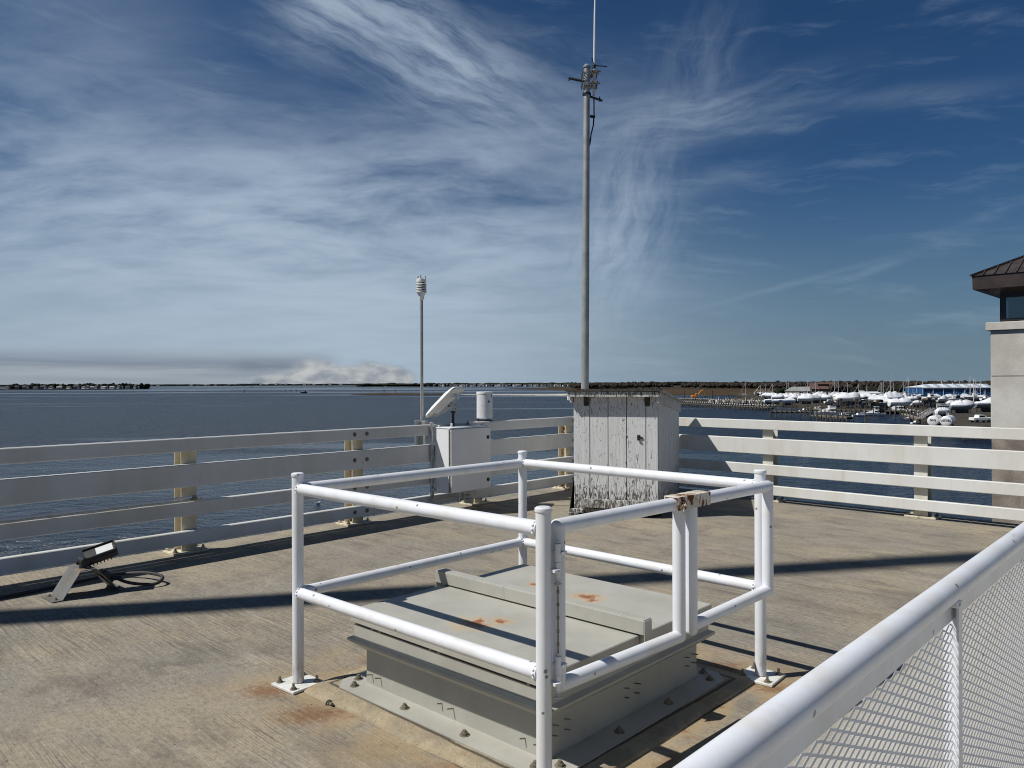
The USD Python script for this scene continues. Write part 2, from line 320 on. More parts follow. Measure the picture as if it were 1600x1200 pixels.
for fx, fy, fr in ((-1.27, 4.02, 0.24), (1.16, 4.30, 0.26), (1.36, 4.02, 0.16), (-1.0, 3.72, 0.25)):   # rust that has run from the feet of the guard
    dx, dy = g.math('subtract', g.xyz(pos)[0], fx), g.math('subtract', g.xyz(pos)[1], fy)
    dd = g.math('sqrt', g.math('add', g.math('multiply', dx, dx), g.math('multiply', g.math('multiply', dy, dy), 1.8)))
    rs_ = g.math('add', g.math('subtract', 1.0, g.math('divide', dd, fr)), scal(g.math('subtract', mid, 0.5), 1.6))
    c = g.mix(g.map(rs_, 0.15, 0.95, 0.0, 0.75), c, (0.170, 0.080, 0.032))
vor = g.add('voronoi_texture', 'distance', vector=g.mapping(loc, (1, 1.7, 1)), scale=6.5, randomness=1.0)
c = g.mix(g.map(vor, 0.030, 0.060, 0.88, 0.0), c, (0.040, 0.034, 0.026))
vor2 = g.add('voronoi_texture', 'distance', vector=g.mapping(loc, (1, 1.3, 1), loc=(7, 3, 0)), scale=19.0, randomness=1.0)
c = g.mix(g.math('multiply', g.map(vor2, 0.05, 0.11, 0.75, 0.0), g.map(m2, 0.42, 0.55)), c, (0.060, 0.052, 0.040))
hb = total(g.math('multiply', broom, broomM), scal(sp, 0.5), scal(mid, 0.7))
bmp = g.add('bump', 'normal', height=hb, strength=0.85, distance=0.006)
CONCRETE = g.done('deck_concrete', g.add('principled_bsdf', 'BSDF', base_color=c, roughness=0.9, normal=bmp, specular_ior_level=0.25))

g = G(); pos = g.add('geometry', 'position')
pn = g.noise(pos, 5, 8, 0.70, 0.4); pf = g.noise(pos, 60, 4, 0.7)
c = g.mix(g.map(pn, 0.34, 0.66), (0.375, 0.310, 0.205), (0.255, 0.215, 0.150))
c = g.mix(g.map(g.noise(pos, 3.2, 7, 0.7, 0.6), 0.52, 0.70, 0.0, 0.65), c, (0.30, 0.185, 0.085))
c = g.mix(g.map(pf, 0.54, 0.74, 0.0, 0.6), c, (0.09, 0.075, 0.055))
ploc = g.mapping(pos, (1, 1, 1), (0, 0, -ANG2)); qx, qy, qz = g.xyz(ploc)
pd = g.math('maximum', g.math('absolute', g.math('subtract', qx, float(HC @ E2))), g.math('absolute', g.math('subtract', qy, float(HC @ np.array([-E2[1], E2[0]])))))
pd = g.math('add', pd, scal(g.math('subtract', pn, 0.5), 0.03))
c = g.mix(g.math('multiply', g.map(pd, 0.747, 0.755), g.map(pd, 0.763, 0.774, 0.85, 0.0)), c, (0.05, 0.042, 0.03))
PADM = g.done('pad_concrete', g.add('principled_bsdf', 'BSDF', base_color=c, roughness=0.92, normal=g.add('bump', 'normal', height=g.math('add', pn, pf), strength=0.7, distance=0.012), specular_ior_level=0.25))

# cast concrete of the control house
g = G(); pos = g.add('geometry', 'position')
n1 = g.noise(pos, 0.45, 6, 0.65); n2 = g.noise(pos, 9, 4, 0.65)
c = g.mix(g.map(n1, 0.35, 0.68), (0.56, 0.535, 0.48), (0.42, 0.395, 0.345))
c = g.mix(g.map(n2, 0.60, 0.75, 0.0, 0.4), c, (0.33, 0.30, 0.26))
c = g.mix(g.map(g.noise(g.mapping(pos, (1, 1, 0.15)), 2.2, 5, 0.7), 0.56, 0.74, 0.0, 0.35), c, (0.33, 0.29, 0.24))
HOUSEWALL = g.done('house_concrete', g.add('principled_bsdf', 'BSDF', base_color=c, roughness=0.9, normal=g.add('bump', 'normal', height=n2, strength=0.3, distance=0.02)))
g = G(); pos = g.add('geometry', 'position')
c = g.mix(g.map(g.noise(pos, 1.2, 6, 0.7, 0.4), 0.35, 0.65), (0.16, 0.135, 0.11), (0.30, 0.265, 0.215))
STAINED = g.done('stained_concrete', g.add('principled_bsdf', 'BSDF', base_color=c, roughness=0.95))

PIPE = painted('white_pipe_paint', (0.70, 0.715, 0.745), rough=0.32, dirt=0.09, chip=0.01, rust=-0.12, scale=14)
RAIL = painted('cream_rail_paint', (0.63, 0.628, 0.60), rough=0.42, dirt=0.14, rust=-0.10, scale=3.5)
POSTW = painted('cream_post_paint', (0.61, 0.60, 0.54), rough=0.5, dirt=0.2, rust=0.0, scale=7)
POST = painted('yellowed_post_paint', (0.60, 0.545, 0.40), rough=0.55, dirt=0.30, rust=0.25, scale=7)
RUSTY = painted('rusted_post_web', (0.48, 0.40, 0.27), rough=0.65, dirt=0.35, rust=0.75, scale=9)
PLATE = painted('base_plate_paint', (0.58, 0.53, 0.40), rough=0.6, dirt=0.3, rust=0.35, scale=12)
WPLATE = painted('white_plate_paint', (0.66, 0.66, 0.63), rough=0.5, dirt=0.25, rust=0.0, scale=14)
LATCH = painted('rusty_latch_paint', (0.62, 0.58, 0.50), rough=0.55, dirt=0.25, rust=0.74, under=(0.19, 0.068, 0.024), scale=24)
BOLT = plain('weathered_bolt', (0.23, 0.20, 0.15), 0.6, 0.5, 0.35, 40)
CABINET = painted('cabinet_paint', (0.74, 0.745, 0.75), rough=0.35, dirt=0.05, rust=-0.2, scale=5)
GALV = plain('galvanised_steel', (0.42, 0.43, 0.43), 0.42, 0.75, 0.18, 14)
MAST = plain('mast_steel', (0.34, 0.34, 0.32), 0.45, 0.3, 0.16, 5)
PLASTIC = plain('white_plastic', (0.74, 0.74, 0.70), 0.4, 0, 0.05, 8)
BLACK = plain('black_plastic', (0.018, 0.018, 0.019), 0.45, 0, 0.3, 20)
RUBBER = plain('black_rubber', (0.022, 0.021, 0.020), 0.6, 0, 0.3, 20)
GLASSY = plain('lamp_lens', (0.62, 0.64, 0.62), 0.15, 0, 0.05, 30)
BRACKET = painted('grey_bracket_paint', (0.145, 0.145, 0.14), rough=0.5, dirt=0.25, rust=0.40, under=(0.12, 0.05, 0.03), scale=10)
ROPE = plain('pale_rope', (0.55, 0.54, 0.50), 0.85, 0, 0.3, 90)

# hatch paint with rust blooms on the lid (in the hatch's own axes: x along E1, y to the left of it)
g = G(); pos = g.add('texture_coordinate', 'object')
px, py, pz = g.xyz(pos)
n = g.noise(pos, 3.2, 6, 0.65); nf = g.noise(pos, 14, 6, 0.7, 0.5)
c = g.mix(g.map(n, 0.35, 0.68), (0.383, 0.374, 0.327), (0.330, 0.321, 0.277))
c = g.mix(g.map(g.noise(g.mapping(pos, (1, 1, 0.25)), 9, 5, 0.7), 0.58, 0.76, 0.0, 0.4), c, (0.238, 0.220, 0.176))
def spot(cx, cy, r):
    dx, dy = g.math('subtract', px, cx), g.math('subtract', py, cy)
    d = g.math('sqrt', g.math('add', g.math('multiply', dx, dx), g.math('multiply', dy, dy)))
    return g.math('subtract', 1.0, g.math('divide', d, r))
for cx, cy, r in ((-0.42, 0.02, 0.20), (0.33, -0.12, 0.17), (0.36, 0.26, 0.13), (-0.30, -0.05, 0.10)):
    s_ = spot(cx, cy, r); tex = g.math('add', s_, scal(g.math('subtract', nf, 0.5), 1.6))
    c = g.mix(g.map(tex, 0.15, 0.75, 0.0, 0.55), c, (0.50, 0.33, 0.15))
    c = g.mix(g.map(tex, 0.62, 0.85, 0.0, 0.9), c, (0.25, 0.075, 0.02))
fine = g.noise(pos, 150, 3, 0.6)
HATCH = g.done('hatch_paint', g.add('principled_bsdf', 'BSDF', base_color=c, roughness=0.5, normal=g.add('bump', 'normal', height=g.math('add', scal(fine, 0.4), n), strength=0.10, distance=0.004)))
GASKET = plain('dark_gasket', (0.02, 0.018, 0.015), 0.8)

# weathered white boards
def boards(name, paint, bare=0.12):
    g = G(); scal = lambda v, k: g.math('multiply', v, k); pos = g.add('texture_coordinate', 'object'); px, py, pz = g.xyz(pos)
    o = g.add('object_info', 'random'); off = g.comb(scal(o, 13.0), scal(o, 7.0), scal(o, 5.0))
    q = g.add('vector_math', 'vector', math_type='add', vector1=pos, vector2=off)
    grain = g.noise(g.mapping(q, (70, 70, 2.2)), 1.0, 5, 0.65, 0.4)
    grain2 = g.noise(g.mapping(q, (190, 190, 14)), 1.0, 3, 0.6)
    c = g.mix(g.map(grain, 0.35, 0.65), paint, tuple(v * 0.84 for v in paint))
    c = g.mix(g.map(g.noise(q, 3.0, 5, 0.6), 0.45, 0.75, 0.0, 0.25), c, (0.50, 0.46, 0.38))
    h = g.map(pz, 0.15, 0.62, 1.0, 0.0)                        # paint has gone most near the foot
    ht = g.map(pz, 1.15, 1.5, 0.0, 0.55)
    fleck = g.noise(g.mapping(q, (46, 46, 9)), 1.0, 6, 0.72, 1.2)
    lost = g.map(g.math('add', fleck, g.math('add', scal(h, 0.115), scal(ht, 0.03 + bare * 0.5))), 0.60, 0.63)
    dots = g.add('voronoi_texture', 'distance', vector=g.mapping(q, (1, 1, 0.5)), scale=17.0, randomness=1.0)
    lost = g.math('maximum', lost, g.map(dots, 0.05, 0.09, 0.9, 0.0))
    wood = g.mix(grain2, (0.035, 0.030, 0.026), (0.16, 0.135, 0.11))
    c = g.mix(lost, c, wood)
    hgt = g.math('subtract', scal(grain, 0.7), scal(lost, 0.8))
    return g.done(name, g.add('principled_bsdf', 'BSDF', base_color=c, roughness=0.75, normal=g.add('bump', 'normal', height=hgt, strength=0.5, distance=0.004)))
BOARD = boards('peeling_white_board', (0.68, 0.68, 0.67))
TRIM = boards('peeling_trim_board', (0.60, 0.595, 0.56), 0.26)
ROTTEN = plain('rotten_wood', (0.055, 0.045, 0.035), 0.9, 0, 0.6, 25, bump=0.6)
ROOFING = plain('weathered_roofing', (0.42, 0.41, 0.385), 0.9, 0, 0.35, 18, bump=0.5)

# water
g = G(); pos = g.add('geometry', 'position')
w1 = g.noise(g.mapping(pos, (1, 1.7, 1), (0, 0, 0.35)), 0.42, 5, 0.62, 0.6)
w2 = g.noise(g.mapping(pos, (1, 1.5, 1), (0, 0, -0.25)), 2.3, 3, 0.6, 0.4)
slick = g.noise(g.mapping(pos, (0.0011, 0.0075, 1), (0, 0, 0.10), (2.7, 1.4, 0)), 1.0, 5, 0.6, 0.8)
slickM = g.map(slick, 0.50, 0.57)
hh = g.math('add', scal(w1, 1.0), scal(w2, 0.16))
bmp = g.add('bump', 'normal', height=hh, strength=g.map(slickM, 0.0, 1.0, 1.0, 0.30, 'linear'), distance=1.7)
c = g.mix(g.noise(pos, 0.01, 3, 0.5), (0.003, 0.009, 0.020), (0.005, 0.013, 0.026))
WATER = g.done('bay_water', g.add('principled_bsdf', 'BSDF', base_color=c, roughness=g.map(slickM, 0, 1, 0.31, 0.12, 'linear'), normal=bmp, ior=1.33, specular_ior_level=0.42))

# ------------------------------------------------------------------ the setting
WZ, LZ = -9.4, -8.2                                             # water level, level of the quays
def gp(u, v, z=WZ):
    """ground point at height z that lies in the direction (u, v) of a 1600 x 1200 survey grid, by simple trigonometry"""
    du, dv = (u - 800) / 1200, (v - 600) / 1200
    d = np.array([du * cr - dv * sr, 1.0, -dv * cr - du * sr]); t = (z - 1.6) / d[2]
    return np.array([d[0] * t, d[1] * t])
single('bay_water', sheet([(-32000, -9000), (32000, -9000), (32000, 34000), (-32000, 34000)], WZ), WATER, 'grey blue rippled water of the wide bay', 'water', kind='structure')

PL, DL = np.array([-3.141, 7.378]), np.array([0.6697, 0.7427])  # left railing: a post and the way it runs
PR, DR = np.array([3.519, 10.468]), np.array([0.7137, -0.7006]) # right railing
NL, NRr = np.array([0.7427, -0.6697]), np.array([-0.7006, -0.7137])   # towards the deck
A = np.array([DL, -DR]).T; tt = np.linalg.solve(A, PR - PL)
CORNER = PL + DL * tt[0]
edge = 0.24
a = np.linalg.solve(A, (PR - NRr * edge) - (PL - NL * edge)); OC = PL - NL * edge + DL * a[0]
deck_poly = [OC, OC - DL * 21.0, OC - DL * 21.0 + DR * 16.5, OC + DR * 16.5]
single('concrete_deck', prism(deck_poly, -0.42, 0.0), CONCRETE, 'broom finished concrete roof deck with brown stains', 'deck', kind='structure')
inset = [np.array(p) for p in deck_poly]; cen = sum(inset) / 4
single('pier_wall', prism([cen + (p - cen) * 0.955 for p in inset], WZ - 0.8, -0.42), STAINED, kind='structure')

# ---- left and right guard railings of the deck
RZ = [(0.970, 1.100), (0.635, 0.852), (0.362, 0.500), (0.092, 0.222)]
def ipost(t, p, d, n, paint):
    """steel post of I section: flanges parallel to the rails"""
    w, dep, ft = 0.15, 0.150, 0.012; P3 = lambda q, z: (q[0], q[1], z); parts = []
    rz = math.atan2(d[1], d[0])
    pt = t.part('post', [cham((w, ft, 0.95), 0.002, P3(p + n * (dep / 2 - ft / 2), 0.495), rz), cham((w, ft, 1.05), 0.002, P3(p - n * (dep / 2 - ft / 2), 0.545), rz)], paint)
    t.part('web', box((0.010, dep - 2 * ft, 0.95), P3(p, 0.495), rz), RUSTY, pt)
    t.part('base_plate', cham((0.34, 0.24, 0.022), 0.003, P3(p, 0.0112), rz), PLATE, pt)
    for i in (-1, 1):
        for j in (-1, 1):
            q = p + d * 0.135 * i + n * 0.08 * j
            t.part('bolt', hexbolt(P3(q, 0.0222), 0.020, 0.018, 0.022), PLATE if (i + j) else BOLT, pt)
def railing(name, label, p, d, n, t0, t1, posts, splices, paint):
    q0 = p + d * t0; t = Thing(name, label, 'railing', (q0[0], q0[1], 0))
    for k in posts: ipost(t, p + d * k, d, n, paint)
    off = 0.075 + 0.004 + 0.032
    for z0, z1 in RZ:
        a, b = p + d * t0 + n * off, p + d * t1 + n * off; zz = (z0 + z1) / 2
        r = t.part('rail', bar((*a, zz), (*b, zz), 0.064, z1 - z0, 0.007), RAIL)
        for s in splices:
            q = p + d * s + n * (off + 0.032)
            t.part('bolt', hexbolt((*q, zz), 0.017, 0.010, 0.006, axis=(*n, 0)), BOLT, r)
    return t
cl = (CORNER - PL) @ DL; crr = (CORNER - PR) @ DR
sp = 1.966
LEFTR = railing('deck_railing', 'cream four rail steel railing along the left edge of the deck', PL, DL, NL, -9.0, cl - 0.12, [k * sp for k in (-4, -3, -2, -1, 0, 1, 2, 3)], [sp - 0.09, sp + 0.08, sp * 3 + 0.02], POST)
sp2 = 1.907
RIGHTR = railing('deck_railing', 'sunlit cream four rail steel railing along the right far edge of the deck', PR, DR, NRr, crr + 0.16, 7.5, [k * sp2 for k in (-1, 0, 1, 2, 3)], [], POSTW)
# conduit and rope that lie on the third rail at the left
q = lambda t, d, z: (*(PL + DL * t + NL * d), z)
t = Thing('conduit', 'thin pale conduit clipped along the third rail at the left', 'conduit', q(-5, 0.13, 0.52))
t.part('pipe', tube([q(-8, 0.20, 0.545), q(-2, 0.19, 0.54), q(0.12, 0.18, 0.545)], 0.011, 8), PIPE)
cl_ = t.part('clamp', cham((0.05, 0.03, 0.03), 0.004, q(0.0, 0.185, 0.53), math.atan2(DL[1], DL[0])), BOLT); t.part('bolt', hexbolt(q(-0.01, 0.19, 0.55), 0.01, 0.012), BOLT, cl_)
rp = [q(-8 + i * 0.1, 0.15 + 0.006 * math.sin(i * 0.9), 0.511 + 0.002 * math.sin(i * 2.1)) for i in range(82)]
single('rope', tube(rp, 0.010, 7), ROPE, 'pale braided rope lying on the third rail at the left', 'rope')

# ------------------------------------------------------------------ roof hatch
t = Thing('roof_hatch', 'grey steel double leaf roof hatch with rust spots inside the white pipe guard', 'roof hatch', (*HC, 0), ANG1)
def ring(s0, s1, clip=0.0):
    pass
def frust(h0, z0, h1, z1):
    """four sided band between squares of half width h0, h1"""
    S = lambda h, z: [(-h, -h, z), (h, -h, z), (h, h, z), (-h, h, z)]
    return loft([S(h0, z0), S(h1, z1)], cap=True)
HW = 0.680
kw = dict(world=False, smooth=False)
# concrete pad with worn rounded rim
ring_pts = []
from shapely.geometry import Polygon
def rsq(h, z, r, wob=0.0, seed=0):
    pts = []
    for k in range(4):
        cx, cy = [(1, 1), (-1, 1), (-1, -1), (1, -1)][k]
        for i in range(6):
            an = math.pi / 2 * (k + i / 5); pts.append((cx * (h - r) + r * math.cos(an), cy * (h - r) + r * math.sin(an)))
        nx = [(-1, 1), (-1, -1), (1, -1), (1, 1)][k]
        for i in range(1, 12):
            f = i / 12; ax, ay = pts[-1 if i == 1 else -1]
            e = (cx * (h - r) * (1 - f) + nx[0] * (h - r) * f, cy * (h - r) * (1 - f) + nx[1] * (h - r) * f)
            out = [(0, 1), (-1, 0), (0, -1), (1, 0)][k]
            pts.append((e[0] + out[0] * r, e[1] + out[1] * r))
    P_ = np.array(pts)
    if wob:
        nn = meshkit.fbm(np.c_[P_ * 3.0, np.full(len(P_), z * 9)], 3, seed) - 0.5
        P_ = P_ * (1 + wob * nn / h)[:, None]
    return np.c_[P_, np.full(len(P_), z)]
pad = loft([rsq(0.862, -0.02, 0.04, 0.05, 3), rsq(0.856, 0.006, 0.04, 0.05, 3), rsq(0.842, 0.015, 0.04, 0.03, 4), rsq(0.815, 0.0215, 0.04, 0.015, 5), rsq(0.775, 0.0245, 0.04), rsq(0.755, 0.0250, 0.04)])
t.part('concrete_pad', pad, PADM, world=False, smooth=40)
# flange with clipped corners
f_ = 0.752; c_ = 0.075
flp = [(-f_ + c_, -f_), (f_ - c_, -f_), (f_, -f_ + c_), (f_, f_ - c_), (f_ - c_, f_), (-f_ + c_, f_), (-f_, f_ - c_), (-f_, -f_ + c_)]
fl = t.part('flange', prism(flp, 0.026, 0.0315), HATCH, **kw)
for s in (-1, 1):
    for k in (-0.62, -0.2, 0.22, 0.63):
        for q_ in ((s * 0.692, k), (k, s * 0.692)):
            t.part('anchor_bolt', hexbolt((q_[0], q_[1], 0.0315), 0.016, 0.014, 0.010), BOLT, fl, world=False)
w_ = 0.620
cb = t.part('curb', [frust(w_, 0.0315, w_, 0.205), frust(w_ + 0.002, 0.205, HW + 0.012, 0.258), frust(HW + 0.012, 0.2585, HW + 0.012, 0.270), frust(HW + 0.012, 0.270, HW - 0.014, 0.282), frust(HW - 0.014, 0.282, HW - 0.014, 0.341)], HATCH, **kw)
t.part('gasket', frust(HW - 0.034, 0.341, HW - 0.034, 0.353), GASKET, cb, **kw)
for s in (-1, 1):                                               # little spikes of insulation pins through the curb wall
    for k in (-0.58, -0.50, -0.05, 0.03, 0.50, 0.57):
        for zz in ((0.085,) if s < 0 else (0.12, 0.165)):
            L_ = 0.022 + 0.014 * R_.random()
            t.part('pin', cyl((k, -s * w_ * -1, zz) if False else (k, w_ * (1 if s < 0 else 1), zz), (k, w_ + L_, zz + 0.004), 0.0032, 6), BOLT, cb, world=False)
            if s < 0: t.part('pin', cyl((-w_, k, zz), (-w_ - L_, k + 0.01, zz + 0.004), 0.0032, 6), BOLT, cb, world=False)
            else: t.part('pin', cyl((k, -w_, zz), (k + 0.006, -w_ - L_, zz + 0.004), 0.0032, 6), BOLT, cb, world=False)
def leaf(x0, x1):
    return cham((x1 - x0, 2 * HW, 0.066), 0.004, ((x0 + x1) / 2, 0, 0.387))
l1 = t.part('lid_leaf', leaf(-HW, -0.012), HATCH, **kw)
l2 = t.part('lid_leaf', leaf(-0.004, HW), HATCH, **kw)
t.part('gap_strip', box((0.03, 2 * HW - 0.01, 0.05), (-0.008, 0, 0.374)), GASKET, l1, **kw)
ch = [cham((0.006, 2 * HW + 0.09, 0.066), 0.001, (-0.030, 0.01, 0.462)), cham((0.060, 2 * HW + 0.09, 0.006), 0.001, (-0.001, 0.01, 0.4965)), cham((0.006, 2 * HW + 0.09, 0.074), 0.001, (0.028, 0.01, 0.457)),
      cham((0.060, 0.006, 0.105), 0.001, (-0.001, -HW - 0.037, 0.442)), cham((0.060, 0.006, 0.105), 0.001, (-0.001, HW + 0.057, 0.442))]
t.part('cover_strip', ch, HATCH, l2, **kw)
for (hx_, hy_) in ((0.19, 0.10), (0.14, -0.02)):
    t.part('lifting_handle', [tube([(hx_, hy_, 0.421), (hx_, hy_, 0.442), (hx_ + 0.02, hy_ - 0.03, 0.448), (hx_ + 0.03, hy_ - 0.06, 0.421)], 0.008, 8), cham((0.05, 0.03, 0.008), 0.002, (hx_ + 0.02, hy_ - 0.02, 0.424))], BLACK, l2, world=False)
for k in (-0.62, -0.56, 0.0, 0.06, 0.45, 0.51):
    t.part('hinge_pin', cyl((-HW + 0.012, k, 0.346), (-HW + 0.042, k, 0.346), 0.007, 8), HATCH, l1, world=False)

# ------------------------------------------------------------------ white pipe guard round the hatch
GL, GR, GF, GB = np.array([-1.145, 4.095]), np.array([1.345, 4.170]), np.array([0.118, 2.935]), np.array([0.072, 5.395])
PR_ = 0.0302
t = Thing('hatch_guardrail', 'white pipe guardrail with a self closing gate round the roof hatch', 'guardrail', (*HC, 0))
def nub(rng, p, r, n=10):
    """a bead of weld round p"""
    m = trimesh.creation.icosphere(1, r); m.vertices *= 1 + 0.25 * rng.random((len(m.vertices), 1)); m.apply_translation(p); return m
def gpost(p, lean=(0, 0)):
    top_ = (p[0] + lean[0], p[1] + lean[1])
    pt = t.part('post', tube([(*p, 0.018), (*top_, 1.118)], PR_, 24), PIPE)
    t.part('cap', lathe([(0.033, 1.112), (0.0345, 1.118), (0.0335, 1.126), (0.026, 1.131)], 20, (*top_, 0)), PIPE, pt)
    bp = t.part('base_plate', cham((0.200, 0.200, 0.014), 0.002, (*p, 0.0085), ANG1 + 0.06), WPLATE, pt)
    for i in (-1, 1):
        for j in (-1, 1):
            q_ = p + E1 * 0.07 * i + E2 * 0.07 * j
            t.part('bolt', hexbolt((*q_, 0.0155), 0.013, 0.012, 0.020), BOLT, bp)
    return pt
def grail(name, a, b, z, za=None, skip=0.0):
    d = (b - a) / np.linalg.norm(b - a); a2, b2 = a + d * 0.020, b - d * 0.020
    r = t.part(name, tube([(*a2, z), (*b2, z)], PR_, 24), PIPE)
    for q_, s in ((a, 1), (b, -1)):
        beads = []
        c0 = np.array([*(q_ + d * s * 0.031), z]); dd, aa, bb = frame((*d, 0))
        for k in range(12):
            an = k * math.pi / 6; beads.append(nub(NR, c0 + (aa * math.cos(an) + bb * math.sin(an)) * 0.0305, 0.0055))
        t.part('weld', beads, PIPE, r, smooth=True)
    return r
for p in (GL, GB, GR, GF): gpost(p)
for nm, z in (('top_rail', 1.045), ('mid_rail', 0.492)):
    grail(nm, GL, GF, z); grail(nm, GL, GB, z); grail(nm, GB, GR, z)
d0 = (GR - GF) / np.linalg.norm(GR - GF); GR2 = GR + np.array([d0[1], -d0[0]]) * 0.042
gd = (GR2 - GF) / np.linalg.norm(GR2 - GF); GLn = np.linalg.norm(GR2 - GF)
go = np.array([-gd[1], gd[0]])
at = lambda s, z, o=0.0: (*(GF + gd * s + go * o), z)
def ball(p, r): m = trimesh.creation.icosphere(3, r); m.apply_translation(p); return m
gz0, gz1, ge = 0.428, 1.045, 0.905
gate = t.part('gate', [tube([at(0.079, gz0 - 0.012), at(0.079, gz1)], PR_, 24), ball(at(0.079, gz1), PR_), tube([at(0.079, gz1), at(ge, gz1)], PR_, 24), tube([at(0.079, gz0), at(ge, gz0)], PR_, 24),
                       tube([at(ge, gz0), at(ge, gz1 - 0.01)], PR_, 24), ball(at(ge, gz0), PR_)], PIPE)
for z0, z1 in ((0.86, 0.99), (0.43, 0.56)):
    h = t.part('hinge', [cyl(at(0.0375, z0, -0.040), at(0.0375, z0 + 0.06, -0.040), 0.0105, 14), cyl(at(0.0375, z0 + 0.062, -0.040), at(0.0375, z1, -0.040), 0.0125, 14),
                         bar(at(0.010, z0 + 0.03, -0.032), at(0.0375, z0 + 0.03, -0.038), 0.045, 0.010), bar(at(0.0375, z1 - 0.035, -0.038), at(0.066, z1 - 0.035, -0.032), 0.05, 0.010)], PIPE, gate)
    t.part('pin', [cyl(at(0.0375, z0 - 0.022, -0.040), at(0.0375, z1 + 0.012, -0.040), 0.0055, 8), hexbolt(at(0.0375, z0 - 0.026, -0.040), 0.010, 0.010)], WPLATE, h)
t.part('hinge_chain', [tube([at(0.0375, 0.555, -0.040), at(0.0375, 0.85, -0.040)], 0.0035, 6)] + [cyl(at(0.0375, 0.60 + k * 0.05, -0.040), at(0.0375, 0.612 + k * 0.05, -0.040), 0.0055, 8) for k in range(5)], BOLT, gate)
fx = t.part('fixed_panel', [tube([at(1.005, 0.438), at(1.005, 1.035)], PR_, 24), ball(at(1.005, 0.438), PR_), tube([at(1.005, 1.045), at(GLn, 1.045)], PR_, 24), tube([at(1.005, 0.456), at(GLn, 0.485)], PR_, 24),
                           tube([at(GLn, 0.485), at(GLn, 1.045)], PR_, 24), ball(at(GLn, 0.485), PR_), ball(at(GLn, 1.045), PR_)], PIPE)
L0, L1 = 0.845, 1.115                                           # the latch: a downward channel over both top rails
la = t.part('latch_channel', [bar(at(L0, 1.079), at(L1, 1.079), 0.078, 0.005, 0.001), bar(at(L0, 1.050, -0.0375), at(L1, 1.050, -0.0375), 0.005, 0.060, 0.001), bar(at(L0, 1.050, 0.0375), at(L1, 1.050, 0.0375), 0.005, 0.060, 0.001)], LATCH, smooth=False)
t.part('pivot_bolt', [hexbolt(at(L0 + 0.03, 1.045, -0.040), 0.014, 0.012, 0.008, axis=(*-go, 0)), tube([at(L0 + 0.028, 1.035, -0.05), at(L0 + 0.022, 1.015, -0.052), at(L0 + 0.03, 1.0, -0.05)], 0.005, 6)], LATCH, la)

# loose anchor by the left foot
single('loose_anchor', [hexbolt((*gp(514, 1097, 0.012), 0.004), 0.013, 0.012, 0.030, axis=(0.6, -0.75, 0.25))], BOLT, 'loose rusty anchor stub in the deck beside the left guardrail foot', 'bolt')

# ------------------------------------------------------------------ expanded metal railing close at the right
ma, md = np.array([0.82, 1.643]), E1
t = Thing('mesh_railing', 'white pipe railing with expanded metal infill close to the viewer at the right', 'railing', (*ma, 0))
mo = np.array([md[1], -md[0]])                                  # away from the hatch, to the lower right
mp = lambda s, z, o=0.0: (*(ma + md * s + mo * o), z)
t.part('top_rail', tube([mp(-2.6, 1.07), mp(4.0, 1.07)], 0.030, 32), PIPE)
mposts = [-2.62, -1.12, 0.435, 1.97, 3.5]
t.part('frame_bar', [bar(mp(-2.6, 1.012), mp(4.0, 1.012), 0.008, 0.044, 0.001)], PIPE)
t.part('frame_bar', [bar(mp(-2.6, 0.10), mp(4.0, 0.10), 0.008, 0.044, 0.001)], PIPE)
for s in mposts:
    pt = t.part('post', [cham((0.036, 0.006, 1.04), 0.001, mp(s + 0.018, 0.52, 0.018), ANG1), cham((0.006, 0.036, 1.04), 0.001, mp(s + 0.033, 0.52, -0.004), ANG1), cham((0.03, 0.03, 0.02), 0.004, mp(s + 0.01, 1.036, 0.006), ANG1)], PIPE)
    t.part('base_plate', cham((0.12, 0.12, 0.012), 0.002, mp(s, 0.0062), ANG1), WPLATE, pt)
def mesh_panel(s0, s1, z0, z1, LW=0.062, SW=0.0250):
    """expanded metal: rows of zigzag strands, each strand a thin slanted ribbon"""
    V, F = [], []; th, wd = 0.0007, 0.0050
    nr = int((z1 - z0) / (SW / 2))
    K = int((s1 - s0) / (LW / 2))
    ss = s0 + np.arange(K * 2 + 1) * LW / 4
    for r in range(0, nr, 1):
        ph = np.arange(len(ss)) % 4; tri = np.array([0.5, 0.36, 0.5, 0.36])  # placeholder shape replaced below
        off = np.where(ph == 0, 0.42, np.where(ph == 2, -0.42, 0.0)) * (SW / 2)
        if r % 2: off = -off
        zc = z0 + (r + 0.5) * SW / 2 + off
        base = len(V) * 0 + sum(len(v) for v in V)
        # ribbon leaning outwards: four corners per station
        o1, o2 = 0.0006, -0.0006
        st_ = np.concatenate([np.array([[*mp(s, z - wd / 2, o1), ] for s, z in zip(ss, zc)]), np.array([[*mp(s, z + wd / 2, o2)] for s, z in zip(ss, zc)]),
                              np.array([[*mp(s, z + wd / 2 + th, o2 - th)] for s, z in zip(ss, zc)]), np.array([[*mp(s, z - wd / 2 + th, o1 - th)] for s, z in zip(ss, zc)])])
        n = len(ss); V.append(st_); i = np.arange(n - 1)
        for a_, b_ in ((0, 1), (1, 2), (2, 3), (3, 0)):
            p0, p1, p2, p3 = base + a_ * n + i, base + a_ * n + i + 1, base + b_ * n + i + 1, base + b_ * n + i
            F.append(np.c_[p0, p1, p2]); F.append(np.c_[p0, p2, p3])
    return trimesh.Trimesh(np.vstack(V), np.vstack(F), process=False)
for s0, s1 in zip(mposts[:-1], mposts[1:]):
    if s1 < -0.9 or s0 > 3: continue
    t.part('mesh_panel', mesh_panel(s0 + 0.002, s1 - 0.002, 0.12, 0.992), PIPE, kind='stuff', smooth=False)

